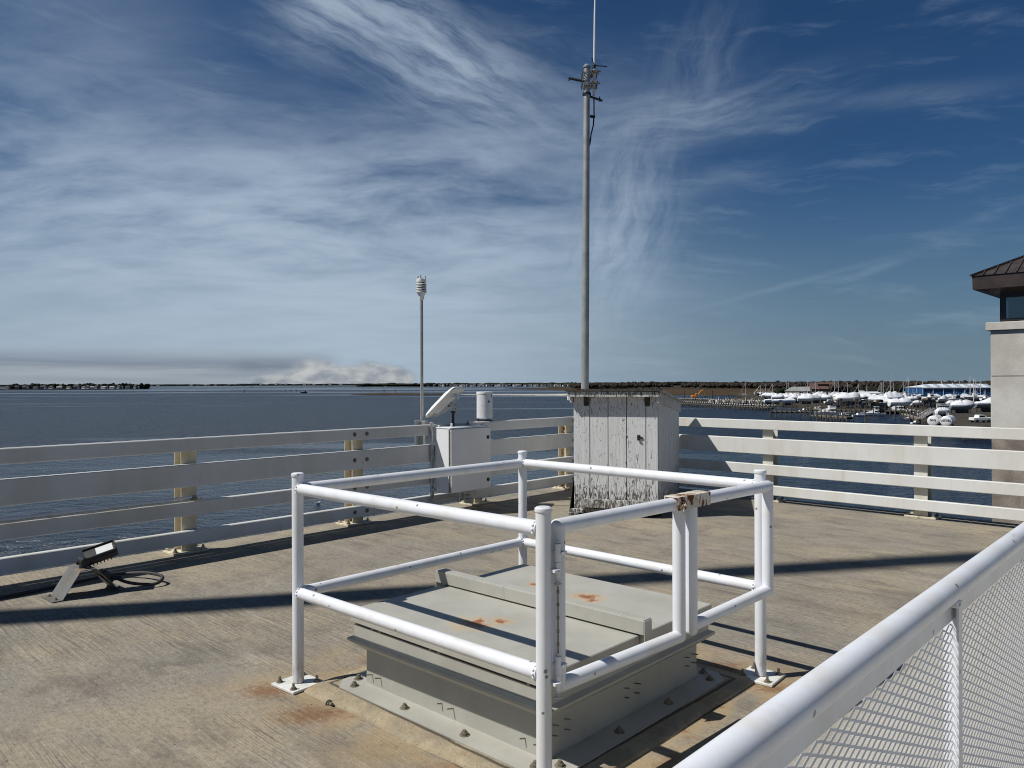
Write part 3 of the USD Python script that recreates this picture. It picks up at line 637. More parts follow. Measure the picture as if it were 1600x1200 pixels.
# ------------------------------------------------------------------ shed with peeling boards
SA = math.atan2(-0.323, 0.947)
t = Thing('wooden_shed', 'small white wooden shed of peeling boards with a lean-to roof by the deck corner', 'shed', (0.750, 9.405, 0), SA)
W, DP = 1.03, 2.08
kwl = dict(world=False, smooth=False)
nb = [0.0, 0.225, 0.468, 0.720, 0.805 + 0.165, 1.03]
nb = [0.0, 0.232, 0.485, 0.745, 1.008 - 0.0, 1.03]
xs = [0.0, 0.205, 0.43, 0.655, 0.885, 1.03]
roofz = lambda y: 1.475 - 0.175 * (y / DP)
for i in range(5):
    x0, x1 = xs[i] + 0.0045, xs[i + 1] - 0.0045
    zt = 1.455 - 0.004 * R_.random(); zb = 0.055 + 0.015 * R_.random() if i else 0.02
    t.part('board', cham((x1 - x0, 0.019, zt - zb), 0.002, ((x0 + x1) / 2, 0.0085 + 0.003 * R_.random(), (zt + zb) / 2)), BOARD, **kwl)
yy = np.linspace(0.022, DP, 15)
def side_board(x, y0, y1):
    m = trimesh.creation.box((0.019, y1 - y0 - 0.006, 1.0)); v = m.vertices
    v[:, 0] += x; v[:, 1] += (y0 + y1) / 2
    v[:, 2] = np.where(v[:, 2] > 0, np.array([roofz(a_) - 0.02 for a_ in v[:, 1]]), 0.05); return m
for i in range(14):
    t.part('side_board', side_board(W - 0.0095 + 0.003 * R_.random(), yy[i], yy[i + 1]), BOARD, **kwl)
    t.part('side_board', side_board(0.0095, yy[i], yy[i + 1]), BOARD, **kwl)
t.part('back_panel', box((W - 0.04, 0.019, 1.22), (W / 2, DP - 0.01, 0.66)), BOARD, **kwl)
t.part('inner_lining', box((W - 0.05, 0.008, 1.38), (W / 2, 0.028, 0.73)), ROTTEN, **kwl)
t.part('kick_board', [cham((0.80, 0.022, 0.105), 0.003, (0.53, -0.012, 0.150))], TRIM, **kwl)
t.part('kick_board', [cham((0.60, 0.022, 0.070), 0.003, (0.42, -0.006, 0.050))], ROTTEN, label='dark rotten board at the foot of the shed', **kwl)
for yk in (0.25, 1.7): t.part('skid', cham((W + 0.02, 0.10, 0.05), 0.004, (W / 2, yk, 0.026)), ROTTEN, **kwl)
# flaps of plywood that have come away at the left foot
fp = loft([[(-0.012, 0.0, 0.42), (-0.006, 0.0, 0.42), (-0.006, 0.5, 0.42), (-0.012, 0.5, 0.42)], [(-0.050, -0.03, 0.02), (-0.044, -0.03, 0.02), (-0.044, 0.5, 0.02), (-0.050, 0.5, 0.02)]])
t.part('loose_side_panel', fp, ROTTEN, **kwl)
t.part('corner_stub', [cham((0.16, 0.05, 0.045), 0.006, (0.05, -0.015, 0.055)), cham((0.12, 0.07, 0.03), 0.004, (0.0, -0.02, 0.018), 0.3)], TRIM, **kwl)
# roof: sloped slab with front fascia, torn edge
rs = [[(-0.075, -0.105, 1.505), (W + 0.07, -0.105, 1.512), (W + 0.07, -0.105, 1.532), (-0.075, -0.105, 1.525)],
      [(-0.075, DP + 0.06, 1.315), (W + 0.07, DP + 0.06, 1.320), (W + 0.07, DP + 0.06, 1.340), (-0.075, DP + 0.06, 1.335)]]
rf = t.part('roof', loft(rs), ROOFING, **kwl)
rag = []
for k in range(40):
    xk = -0.075 + (W + 0.14) * k / 40; wk = (W + 0.14) / 40
    rag.append(box((wk * 1.02, 0.014, 0.014 + 0.016 * R_.random()), (xk + wk / 2, -0.113 + 0.004 * R_.random(), 1.518 + 0.006 * R_.random() + 0.006 * k / 40)))
t.part('drip_edge', rag, ROTTEN, rf, **kwl)
t.part('fascia', cham((W + 0.09, 0.022, 0.062), 0.003, (W / 2, -0.088, 1.472)), TRIM, rf, **kwl)
t.part('soffit', box((W + 0.09, 0.080, 0.010), (W / 2, -0.040, 1.466)), TRIM, rf, **kwl)
for xk, nm in ((W + 0.012, 'rake_board'), (-0.012, 'rake_board')):
    S = lambda y0, z0, h: [(xk - 0.011, y0, z0), (xk + 0.011, y0, z0), (xk + 0.011, y0, z0 + h), (xk - 0.011, y0, z0 + h)]
    t.part(nm, loft([S(-0.075, 1.375, 0.13), S(DP + 0.05, 1.190, 0.13)]), TRIM, rf, **kwl)
for xk in (0.165, 0.905):
    t.part('hinge', [cham((0.062, 0.010, 0.115), 0.003, (xk, -0.008, 1.395)), cyl((xk - 0.03, -0.014, 1.43), (xk + 0.03, -0.014, 1.43), 0.008, 8), cham((0.05, 0.016, 0.03), 0.003, (xk, -0.012, 1.345))], ROTTEN, **kwl)
t.part('hasp', [cham((0.035, 0.016, 0.05), 0.006, (0.80, -0.008, 0.965)), cham((0.07, 0.012, 0.022), 0.004, (0.815, -0.008, 0.955), 0.0), cyl((0.79, -0.01, 0.93), (0.81, -0.022, 0.945), 0.012, 8)], BLACK, world=False)
t.part('knot', [cyl((0.645, 0.0, 0.985), (0.645, -0.012, 0.985), 0.011, 8)], TRIM, world=False)
t.part('corner_light', [cham((0.05, 0.05, 0.06), 0.010, (-0.04, -0.04, 1.425)), lathe([(0.03, 0), (0.035, 0.02), (0.012, 0.035)], 12, (-0.04, -0.04, 1.455))], PIPE, world=False, smooth=30)

# ------------------------------------------------------------------ tall antenna mast behind the shed
mb = np.array([1.048, 11.2]); mtop = np.array([0.985 + 0.045, 10.5])
t = Thing('antenna_mast', 'tall grey steel mast with clamps and a white whip antenna behind the shed', 'mast', (*mb, 0))
zt = 5.72
mx = lambda z, o=0.0, oy=0.0: (mb[0] + 0.060 * z / zt + o, mb[1] + oy, z * 1.085)
pole = t.part('pole', tube([mx(0), mx(3.0), mx(zt)], [0.061, 0.053, 0.045], 28), MAST)
t.part('pole_cap', lathe([(0.056, 0), (0.058, 0.02), (0.03, 0.05)], 16, mx(zt)), GALV, pole)
for z in (5.35,): t.part('band', lathe([(0.060, 0), (0.0625, 0.004), (0.0625, 0.03), (0.06, 0.034)], 24, mx(z)), BLACK, pole)
wo = 0.105
t.part('whip_antenna', tube([mx(5.35, wo), mx(6.0, wo + 0.004), mx(7.0, wo + 0.012), mx(8.4, wo + 0.03)], [0.019, 0.017, 0.014, 0.011], 12), PIPE)
for z, an in ((5.62, 0.35), (5.48, 0.25)):
    cb = t.part('clamp', bar(mx(z, -0.06, -0.075), mx(z + 0.02, wo + 0.05, -0.075), 0.016, 0.045, 0.003), GALV); t.part('clamp', bar(mx(z, -0.06, 0.075), mx(z + 0.02, wo + 0.05, 0.075), 0.016, 0.045, 0.003), GALV)
    t.part('u_bolt', [cyl(mx(z + k, o, -0.12), mx(z + k, o, 0.12), 0.007, 6) for k in (-0.01, 0.025) for o in (-0.07, 0.07, wo + 0.04)], BOLT, cb)
t.part('side_arm', [tube([mx(5.575, -0.255, -0.02), mx(5.50, 0.03, -0.065)], 0.019, 8), cyl(mx(5.575, -0.26, -0.03), mx(5.57, -0.255, 0.05), 0.010, 8)], BLACK)
t.part('side_arm', [tube([mx(5.36, 0.03, 0.05), mx(5.29, 0.235, 0.04)], 0.017, 8), cyl(mx(5.33, 0.19, 0.0), mx(5.30, 0.2, 0.09), 0.009, 8)], BLACK)
t.part('ground_radial', [cyl(mx(5.755, wo), mx(5.735, wo + 0.19), 0.008, 6), cyl(mx(5.755, wo), mx(5.84, wo - 0.04, -0.05), 0.007, 6), cyl(mx(5.755, wo), mx(5.74, wo + 0.02, 0.18), 0.008, 6), lathe([(0.024, 0), (0.026, 0.05), (0.02, 0.06)], 12, mx(5.71, wo))], BLACK)
brk = []
for k in range(6):
    o, z = 0.02 + wo * R_.random(), 5.42 + 0.27 * R_.random()
    brk.append(bar(mx(z, o - 0.04, -0.09), mx(z + 0.03 * (R_.random() - 0.5), o + 0.09, -0.09), 0.02, 0.014))
t.part('clamp_nut', brk, BOLT)
t.part('cable', tube([mx(5.33, wo), mx(5.1, wo + 0.004), mx(4.95, wo - 0.005), mx(4.83, 0.068), mx(4.70, 0.052), mx(4.64, 0.030)], 0.010, 8), RUBBER)
t.part('cable_clip', bar(mx(5.07, 0.05), mx(5.06, wo + 0.02), 0.03, 0.035, 0.004), BLACK)

# ------------------------------------------------------------------ instruments on the left railing
# cabinet
ca = np.array([-0.740, 9.320]); cd, cn = DL, NL
t = Thing('equipment_cabinet', 'white steel equipment cabinet with two black locks mounted on the left railing', 'cabinet', (*ca, 0))
c3 = lambda a, b, z: (*(ca + cd * a - cn * b), z)               # a along the railing, b back towards it
rzc = math.atan2(cd[1], cd[0])
cw, cdp, cz0, cz1 = 0.70, 0.295, 0.268, 1.055
t.part('body', [cham((cw, cdp - 0.03, cz1 - cz0), 0.006, c3(cw / 2, cdp / 2 + 0.015, (cz0 + cz1) / 2), rzc)], CABINET)
t.part('rain_lip', [cham((cw + 0.01, cdp - 0.01, 0.014), 0.003, c3(cw / 2, cdp / 2 + 0.005, cz1 + 0.008), rzc)], CABINET)
dr = t.part('door', [cham((cw - 0.006, 0.022, cz1 - cz0 - 0.008), 0.006, c3(cw / 2, 0.011, (cz0 + cz1) / 2), rzc)], CABINET)
t.part('hinge_strip', [cyl(c3(-0.006, 0.030, cz0 + 0.01), c3(-0.006, 0.030, cz1 - 0.01), 0.007, 8)] + [cham((0.012, 0.012, 0.012), 0.002, c3(-0.008, 0.028, cz0 + 0.03 + k * 0.052), rzc) for k in range(15)], BOLT, dr)
for z in (0.925, 0.385): t.part('lock', [lathe([(0.019, 0), (0.019, 0.012), (0.012, 0.016)], 14)], BLACK, dr) if False else t.part('lock', hexbolt(c3(cw - 0.055, 0.0, z), 0.017, 0.012, axis=(*cn, 0)), BLACK, dr)
t.part('lifting_eye', [cham((0.03, 0.02, 0.05), 0.006, c3(0.16, 0.16, cz1 + 0.035), rzc)], CABINET)
t.part('lifting_eye', [cham((0.03, 0.02, 0.03), 0.006, c3(0.02, 0.24, cz1 + 0.025), rzc)], CABINET)
for a_ in (0.0, 0.62):
    t.part('strut_channel', [cham((0.041, 0.041, 0.98), 0.004, c3(a_ - 0.03 if a_ == 0 else a_, cdp + 0.022, 0.64), rzc)], GALV)
for z in (0.20, 0.30): t.part('strut_channel', [bar(c3(-0.05, cdp - 0.01, z), c3(cw, cdp - 0.01, z), 0.041, 0.041, 0.004)], GALV)
t.part('conduit_loop', tube([c3(0.28 + 0.035 * math.sin(k / 12 * 2 * math.pi), 0.12, 0.205 + 0.055 * math.cos(k / 12 * 2 * math.pi)) for k in range(13)], 0.005, 6), BLACK)
t.part('cable_gland', [cyl(c3(0.24, 0.12, 0.268), c3(0.24, 0.12, 0.13), 0.016, 10), cham((0.10, 0.08, 0.06), 0.006, c3(0.46, 0.16, 0.12), rzc)], GALV)
t.part('pole_strap', [cham((0.05, 0.03, 0.17), 0.004, c3(cw + 0.05, cdp - 0.10, 1.0), rzc)], GALV)

# weather sensor on its thin pole
wp = np.array([-1.140, 9.700])
t = Thing('weather_sensor', 'thin grey pole with a ribbed white weather sensor on top at the left railing', 'weather sensor', (*wp, 0.7))
w3 = lambda z, o=0.0: (wp[0] + o, wp[1], z)
t.part('pole', tube([w3(0.70), w3(2.72)], 0.020, 14), MAST)
prof = [(0.022, 2.66), (0.034, 2.70), (0.040, 2.735)]
body = t.part('sensor_body', lathe([(0.022, 2.66), (0.034, 2.685), (0.036, 2.72), (0.05, 2.745), (0.05, 2.76)], 20, (wp[0], wp[1], 0)), PLASTIC)
for k in range(6):
    z = 2.758 + k * 0.021
    t.part('shield_plate', lathe([(0.045, z), (0.066, z - 0.003), (0.068, z + 0.003), (0.058, z + 0.011), (0.04, z + 0.013)], 20, (wp[0], wp[1], 0)), PLASTIC, body)
t.part('core', lathe([(0.04, 2.75), (0.04, 2.885)], 14, (wp[0], wp[1], 0)), BLACK, body)
t.part('crown', lathe([(0.050, 2.885), (0.062, 2.893), (0.062, 2.925), (0.045, 2.934)], 20, (wp[0], wp[1], 0)), PLASTIC, body)
for k in range(3):
    an = k * 2.094 + 0.5
    t.part('prong', cyl((wp[0] + 0.05 * math.cos(an), wp[1] + 0.05 * math.sin(an), 2.925), (wp[0] + 0.055 * math.cos(an), wp[1] + 0.055 * math.sin(an), 2.972), 0.0065, 6), BOLT, body)
t.part('mount_plate', [cham((0.075, 0.02, 0.34), 0.003, (wp[0] - 0.055, wp[1] - 0.035, 0.98), rzc), cham((0.06, 0.06, 0.36), 0.004, (wp[0] + 0.045, wp[1] - 0.03, 0.96), rzc)], GALV)
t.part('mount_plate', [cham((0.05, 0.03, 0.40), 0.003, (wp[0] + 0.135, wp[1] + 0.0, 0.93), rzc)], RAIL)
t.part('u_bolt', [cyl((wp[0] - 0.03, wp[1] - 0.03, z), (wp[0] + 0.16, wp[1] + 0.02, z), 0.006, 6) for z in (0.86, 1.06, 1.10)], BOLT, kind='stuff')
t.part('brace', [bar((wp[0] + 0.06, wp[1] - 0.02, 0.12), (wp[0] + 0.16, wp[1] + 0.02, 0.32), 0.03, 0.03), bar((wp[0] + 0.15, wp[1] + 0.02, 0.15), (wp[0] + 0.15, wp[1] + 0.02, 0.75), 0.04, 0.02)], GALV)

# flat satellite terminal, tilted to the sky
ac = np.array([-0.835, 9.80]); 
t = Thing('satellite_antenna', 'white shallow dome satellite antenna tilted skyward above the cabinet', 'antenna', (*ac, 1.0))
nrm = np.array([-0.68, 0.16, 0.71]); nrm /= np.linalg.norm(nrm)
ax = np.cross([0, 0, 1], nrm); ax /= np.linalg.norm(ax); ay = np.cross(nrm, ax)
ctr = np.array([ac[0] - 0.005, ac[1], 1.365])
def sq(h, d, r=0.10, n=6):
    pts = []
    for k in range(4):
        cx, cy = [(1, 1), (-1, 1), (-1, -1), (1, -1)][k]
        for i in range(n):
            an = math.pi / 2 * (k + i / (n - 1)); pts.append(ctr + ax * (cx * (h - r) + r * math.cos(an)) + ay * (cy * (h - r) + r * math.sin(an)) + nrm * d)
    return pts
t.part('radome', loft([sq(0.265, 0.0, 0.06), sq(0.268, 0.014, 0.06), sq(0.25, 0.036, 0.07), sq(0.19, 0.060, 0.09), sq(0.10, 0.072, 0.09), sq(0.02, 0.075, 0.015)]), PLASTIC, smooth=50)
bk = t.part('back_plate', loft([sq(0.262, -0.004, 0.06), sq(0.262, -0.0005, 0.06)]), PLASTIC)
t.part('back_box', loft([sq(0.15, -0.05, 0.02), sq(0.16, -0.0045, 0.02)]), PLASTIC, bk)
t.part('rib', [bar(ctr + ax * s * 0.2 + ay * -0.2 - nrm * 0.012, ctr + ax * s * 0.2 + ay * 0.2 - nrm * 0.012, 0.015, 0.02) for s in (-1, 1)], PLASTIC, bk)
pb = np.array([ac[0] + 0.085, ac[1] - 0.03])
t.part('bracket_plate', [cham((0.09, 0.006, 0.22), 0.002, (pb[0] + 0.005, pb[1] - 0.03, 1.37), 0.35), cham((0.09, 0.006, 0.22), 0.002, (pb[0] + 0.005, pb[1] + 0.05, 1.37), 0.35)], GALV)
[t.part('bracket_bolt', hexbolt((pb[0] + dx, pb[1] - 0.034 + dx * 0.36, z), 0.008, 0.008, axis=(0.34, -0.94, 0)), BOLT) for dx, z in ((-0.02, 1.43), (0.03, 1.43), (-0.02, 1.36), (0.035, 1.34), (0.03, 1.29))]
t.part('pole', tube([(*pb, 0.72), (*pb, 1.33)], 0.017, 12), BLACK)
t.part('collar', lathe([(0.026, 1.235), (0.03, 1.24), (0.03, 1.275), (0.026, 1.28)], 14, (*pb, 0)), BLACK)
t.part('cable', tube([tuple(ctr - nrm * 0.05 + ax * 0.02), tuple(ctr + np.array([0.06, -0.03, -0.055])), (pb[0] - 0.01, pb[1] - 0.03, 1.29), (pb[0] - 0.004, pb[1] - 0.03, 1.20), (pb[0] - 0.004, pb[1] - 0.03, 1.08)], 0.009, 8), RUBBER)

# rain gauge
rg = np.array([-0.372, 10.41])
t = Thing('rain_gauge', 'white cylindrical rain gauge on black feet above the left railing', 'rain gauge', (*rg, 1.1))
t.part('housing', lathe([(0.104, 1.135), (0.108, 1.14), (0.108, 1.460), (0.104, 1.462)], 36, (*rg, 0)), PIPE)
t.part('funnel_rim', lathe([(0.110, 1.462), (0.112, 1.466), (0.112, 1.492), (0.108, 1.496), (0.100, 1.495), (0.02, 1.42)], 36, (*rg, 0)), PLASTIC)
for k, (dx, dy) in enumerate(((0.065, -0.06), (-0.085, -0.02), (0.03, 0.085))):
    t.part('foot', [cyl((rg[0] + dx, rg[1] + dy, 1.10), (rg[0] + dx, rg[1] + dy, 1.138), 0.010, 8)], BLACK)
t.part('base_plate', lathe([(0.10, 1.102), (0.115, 1.105), (0.115, 1.112), (0.10, 1.115)], 24, (*rg, 0)), BLACK)
t.part('seam_bolt', [hexbolt((rg[0] + 0.06, rg[1] - 0.089, 1.365), 0.010, 0.008, axis=(0.55, -0.83, 0)), cham((0.012, 0.012, 0.06), 0.003, (rg[0] + 0.095, rg[1] - 0.05, 1.45))], BLACK)
t.part('bracket', [cham((0.22, 0.18, 0.012), 0.002, (rg[0], rg[1], 1.0955 + 0.0), rzc), cham((0.05, 0.05, 0.22), 0.003, (rg[0] - 0.02, rg[1] + 0.05, 0.98), rzc)], GALV)

# ------------------------------------------------------------------ flood light on a bent bracket, with its cable
fa = np.array([-3.335, 5.690])
t = Thing('flood_light', 'black flood light on a grey bent steel bracket at the foot of the left railing', 'flood light', (*fa, 0))
f3 = lambda a, b, z: (*(fa + DL * a - NL * b), z)               # a along the railing, b towards it
pr = [(-0.07, 0.006), (0.0, 0.006), (0.125, 0.200), (0.235, 0.200), (0.400, 0.006), (0.45, 0.006)]
def strip(pr, b0, b1, th=0.006):
    S = []
    for a_, z in pr: S.append([f3(a_, b0, z - th / 2), f3(a_, b1, z - th / 2), f3(a_, b1, z + th / 2), f3(a_, b0, z + th / 2)])
    return loft(S)
t.part('bracket', strip(pr, 0.0, 0.25), BRACKET, smooth=False)
for a_ in (-0.03, 0.42):
    for b in (0.05, 0.19): t.part('foot_bolt', hexbolt(f3(a_, b, 0.009), 0.010, 0.01, 0.008), BOLT)
lc = np.array(f3(0.30, 0.10, 0.290)); la_ = np.array([*(DL * 0.92 + NL * 0.30), 0.28]); la_ /= np.linalg.norm(la_)
d_, s_, u_ = frame(la_); u_ = u_ + 0.38 * np.array([*NL, 0]); u_ -= (u_ @ d_) * d_; u_ /= np.linalg.norm(u_); s_ = np.cross(u_, d_)
def obx(c, l, w, h, ch=0.006, off=(0, 0, 0)):
    m = cham((l, w, h), ch); M = np.eye(4); M[:3, 0], M[:3, 1], M[:3, 2] = d_, s_, u_; M[:3, 3] = c + d_ * off[0] + s_ * off[1] + u_ * off[2]; m.apply_transform(M); return m
hs = t.part('lamp_housing', [obx(lc, 0.235, 0.150, 0.060, 0.012), obx(lc, 0.010, 0.150, 0.030, 0.003, (0.112, 0, 0.040)), obx(lc, 0.225, 0.008, 0.02, 0.002, (0, 0.07, 0.035)), obx(lc, 0.225, 0.008, 0.02, 0.002, (0, -0.07, 0.035))] + [obx(lc, 0.008, 0.13, 0.018, 0.002, (-0.09 + 0.025 * k, 0, -0.036)) for k in range(7)], BLACK)
t.part('lens', obx(lc, 0.120, 0.095, 0.004, 0.001, (0.035, 0, 0.0325)), GLASSY, hs)
t.part('knuckle', [tube([f3(0.17, 0.10, 0.203), f3(0.18, 0.10, 0.245)], 0.026, 12), cyl(f3(0.175, 0.05, 0.255), f3(0.175, 0.155, 0.255), 0.030, 14), obx(lc, 0.07, 0.04, 0.035, 0.008, (-0.14, 0, -0.005))], BLACK, hs)
t.part('junction_box', [bar(f3(0.30, 0.10, 0.150), f3(0.38, 0.10, 0.065), 0.09, 0.06, 0.008)], BLACK)
t.part('cable_gland', [cyl(f3(0.37, 0.06, 0.10), f3(0.43, 0.03, 0.085), 0.018, 10)], BLACK)
cp = [f3(0.40, 0.04, 0.09)]
for (u, v, z) in ((205, 911, .05), (228, 913, .03), (246, 911, .03), (254, 904, .05), (247, 898, .06), (225, 895, .05), (190, 897, .03), (150, 903, .02), (110, 912, .015), (70, 920, .015), (30, 928, .015), (-20, 937, .015), (-80, 946, .015)):
    p = gp(u, v, z); cp.append((p[0], p[1], z))
from scipy.interpolate import splprep, splev
tck, _ = splprep(np.array(cp).T, s=0, k=3); cps = np.array(splev(np.linspace(0, 1, 90), tck)).T; cps[:, 2] = np.maximum(cps[:, 2], 0.014)
single('power_cable', tube(cps, 0.013, 8), RUBBER, 'black rubber cable looping over the deck from the flood light', 'cable')

# ------------------------------------------------------------------ tall lamp column outside the left edge, whose shadow crosses the deck
lp = np.array([-3.52, 5.30]) - SH * 9.0
single('lamp_column', [tube([(*lp, WZ), (*lp, 9.0), (*lp, 27.0)], [0.23, 0.205, 0.19], 20), lathe([(0.42, 0), (0.42, 0.05), (0.22, 0.08)], 20, (*lp, WZ + 0.4))], MAST, 'tall steel lamp column beside the left edge of the deck', 'lamp post')

# ------------------------------------------------------------------ control house at the right
BROWN = plain('brown_roof_metal', (0.052, 0.041, 0.037), 0.45, 0.2, 0.25, 2.0)
BROWNF = plain('brown_fascia_metal', (0.040, 0.026, 0.023), 0.5, 0.1, 0.25, 2.0)
g = G(); gl = g.add('glossy_bsdf', 'BSDF', color=(0.8, 0.85, 0.9), roughness=0.03); tr = g.add('transparent_bsdf', 'BSDF', color=(0.30, 0.36, 0.40))
PANE = g.done('tinted_pane', g.add('mix_closure', 'closure', fac=g.math('add', g.add('fresnel', 'fac', IOR=1.9), 0.10), closure1=tr, closure2=gl))
INNER = plain('dark_interior', (0.20, 0.20, 0.19), 0.9)
FRAME = plain('dark_window_frame', (0.012, 0.012, 0.012), 0.4)
bc = np.array([19.95, 32.0]); bl, bd = 7.6, 7.6
t = Thing('control_house', 'concrete bridge control house with brown hipped metal roof at the right edge', 'building', (*bc, 0), ANG2)
k3 = dict(world=False, smooth=False)                            # local: x along E2 (to the right), y away
H0, H1, H2 = -0.35, 4.05, 5.30
t.part('upper_wall', box((bl, bd, H1 - H0 - 0.3), (bl / 2, bd / 2, (H0 + H1 - 0.3) / 2 + 0.0)), HOUSEWALL, **k3)
for xk in (1.55, 3.8, 6.05): t.part('form_joint', box((0.035, 0.012, H1 - H0 - 0.32), (xk, -0.004, (H0 + H1 - 0.3) / 2)), STAINED, **k3) if False else None
for i, (xa, xb) in enumerate(((0.0, 1.62), (1.62, 3.8), (3.8, 6.0), (6.0, 7.6))):
    for j, (za, zb) in enumerate(((H0, 1.85), (1.85, H1 - 0.3))):
        t.part('panel', cham((xb - xa - 0.035, 0.03, zb - za - 0.035), 0.006, ((xa + xb) / 2, -0.015, (za + zb) / 2)), HOUSEWALL, **k3)
t.part('sill_ledge', cham((bl + 0.30, bd + 0.30, 0.34), 0.02, (bl / 2, bd / 2, H1 - 0.13)), HOUSEWALL, **k3)
t.part('ledge', cham((bl + 0.16, bd + 0.16, 0.28), 0.02, (bl / 2, bd / 2, H0 - 0.12)), STAINED, **k3)
lw = t.part('lower_wall', box((bl - 0.05, bd, 9.3), (bl / 2, bd / 2, H0 - 0.26 - 4.65)), STAINED, **k3)
t.part('lower_panel', [box((5.2, 0.05, 0.06), (3.9, -0.02, H0 - 0.85)), box((0.07, 0.05, 3.4), (1.32, -0.02, H0 - 2.5)), box((5.2, 0.05, 0.06), (3.9, -0.02, H0 - 4.2)), box((0.07, 0.05, 3.4), (6.5, -0.02, H0 - 2.5))], FRAME, lw, **k3)
t.part('wall_lamp', [box((0.12, 0.25, 0.16), (2.15, -0.13, H0 - 2.45)), cyl((2.1, -0.2, H0 - 2.3), (1.98, -0.35, H0 - 2.2), 0.04, 8)], BLACK, lw, world=False)  # small black fixture on the lower wall, gives no light
wx = 0.28
t.part('window_core', box((bl - 2 * wx - 0.5, bd - 2 * wx - 0.5, H2 - H1 - 0.02), (bl / 2, bd / 2, (H1 + H2) / 2 + 0.03)), INNER, **k3)
wf = t.part('window_band', [box((bl - 2 * wx, 0.14, 0.16), (bl / 2, wx + 0.07, H1 + 0.12)), box((bl - 2 * wx, 0.14, 0.18), (bl / 2, wx + 0.07, H2 - 0.09))] + [box((0.20 if k in (0, 4) else 0.12, 0.15, H2 - H1), (wx + 0.1 + k * (bl - 2 * wx - 0.2) / 4, wx + 0.07, (H1 + H2) / 2)) for k in range(5)]
            + [box((0.14, bd - 2 * wx - 0.32, 0.16), (wx + 0.07, bd / 2, H1 + 0.12)), box((0.14, bd - 2 * wx - 0.32, 0.18), (wx + 0.07, bd / 2, H2 - 0.09))], FRAME, **k3)
for k in range(4):
    w0 = (bl - 2 * wx - 0.2) / 4; t.part('pane', box((w0 - 0.12, 0.02, H2 - H1 - 0.34), (wx + 0.1 + (k + 0.5) * w0, wx + 0.07, (H1 + H2) / 2 + 0.01)), PANE, wf, **k3)
ov = 0.53
O = lambda o, z: [(-o, -o, z), (bl + o, -o, z), (bl + o, bd + o, z), (-o, bd + o, z)]
t.part('soffit', loft([O(0.0 - wx + 0.02, H2), O(ov - 0.06, H2 + 0.16)]), BROWNF, **k3)
fs = t.part('fascia', loft([O(ov, H2 + 0.16), O(ov + 0.02, H2 + 0.72)]), BROWNF, **k3)
apex = H2 + 0.74 + 2.05
rf = t.part('roof', loft([O(ov + 0.06, H2 + 0.722), O(-bl / 2 + 0.35, apex)]), BROWN, **k3)
seams = []
for k in range(1, 22):
    xk = -ov + k * (bl + 2 * ov) / 22; hgt = min(xk + ov, bl + ov - xk); fr = hgt / (bl / 2 + ov)
    seams.append((xk, fr))
for xk, fr in seams:
    p0 = np.array([xk, -ov - 0.055, H2 + 0.745]); p1 = np.array([xk, -ov - 0.06 + (bl / 2 + ov - 0.3) * fr, H2 + 0.745 + (apex - H2 - 0.74) * fr])
    t.part('seam', bar(p0, p1, 0.05, 0.07), BROWN, rf, **k3)
t.part('hip_cap', [bar((-ov - 0.05, -ov - 0.05, H2 + 0.76), (bl / 2 - 0.35, bl / 2 - 0.35, apex + 0.02), 0.16, 0.07), bar((bl + ov + 0.05, -ov - 0.05, H2 + 0.76), (bl / 2 + 0.35, bl / 2 - 0.35, apex + 0.02), 0.16, 0.07)], BROWN, rf, **k3)


# ================================================================== the far shores
SHRINK = plain('shrink_wrap', (0.78, 0.79, 0.80), 0.35, 0, 0.05, 0.5, bump=0.25, bscale=0.8)
GELCOAT = plain('white_gelcoat', (0.74, 0.74, 0.72), 0.25, 0, 0.05, 0.4)
NAVY = plain('navy_hull', (0.015, 0.025, 0.065), 0.3, 0, 0.1, 0.4)
GREYHULL = plain('grey_hull', (0.16, 0.18, 0.20), 0.35, 0, 0.1, 0.4)
DARKGLASS = plain('dark_boat_window', (0.012, 0.014, 0.018), 0.1)
SPAR = plain('pale_spar', (0.62, 0.62, 0.60), 0.4, 0.2, 0.1, 1.0)
PILE = plain('weathered_pile', (0.075, 0.064, 0.050), 0.9, 0, 0.4, 1.0)
PLANK = plain('dock_planks', (0.165, 0.145, 0.115), 0.9, 0, 0.35, 1.5)
PILECAP = plain('pale_pile_cap', (0.58, 0.58, 0.56), 0.6)
TANVAS = plain('tan_canvas', (0.42, 0.34, 0.22), 0.8)
WROOF = plain('white_metal_roof', (0.72, 0.74, 0.76), 0.4, 0.1, 0.05, 0.3)
BLUES = plain('blue_steel_siding', (0.014, 0.085, 0.215), 0.5, 0, 0.12, 0.3)
GREYB = plain('grey_barn_board', (0.22, 0.20, 0.17), 0.9, 0, 0.3, 0.6)
GREYR = plain('grey_barn_roof', (0.30, 0.30, 0.29), 0.8, 0, 0.2, 0.6)
BRICKR = plain('red_brown_roof', (0.085, 0.044, 0.036), 0.85, 0, 0.25, 0.6)
DKWALL = plain('dark_brown_wall', (0.055, 0.040, 0.034), 0.9, 0, 0.25, 0.6)
YELLOW = plain('excavator_yellow', (0.52, 0.20, 0.03), 0.5, 0, 0.2, 1)
SIGNW = plain('white_sign_board', (0.74, 0.74, 0.72), 0.5)
INK = plain('dark_lettering', (0.03, 0.03, 0.035), 0.6)
HOUSEW = plain('pale_house_siding', (0.62, 0.62, 0.60), 0.8, 0, 0.0, 1, rnd=0.15)
HOUSEG = plain('grey_house_siding', (0.26, 0.26, 0.26), 0.85, 0, 0.0, 1, rnd=0.3)
ROOFD = plain('dark_house_roof', (0.060, 0.058, 0.060), 0.9, 0, 0.0, 1, rnd=0.4)
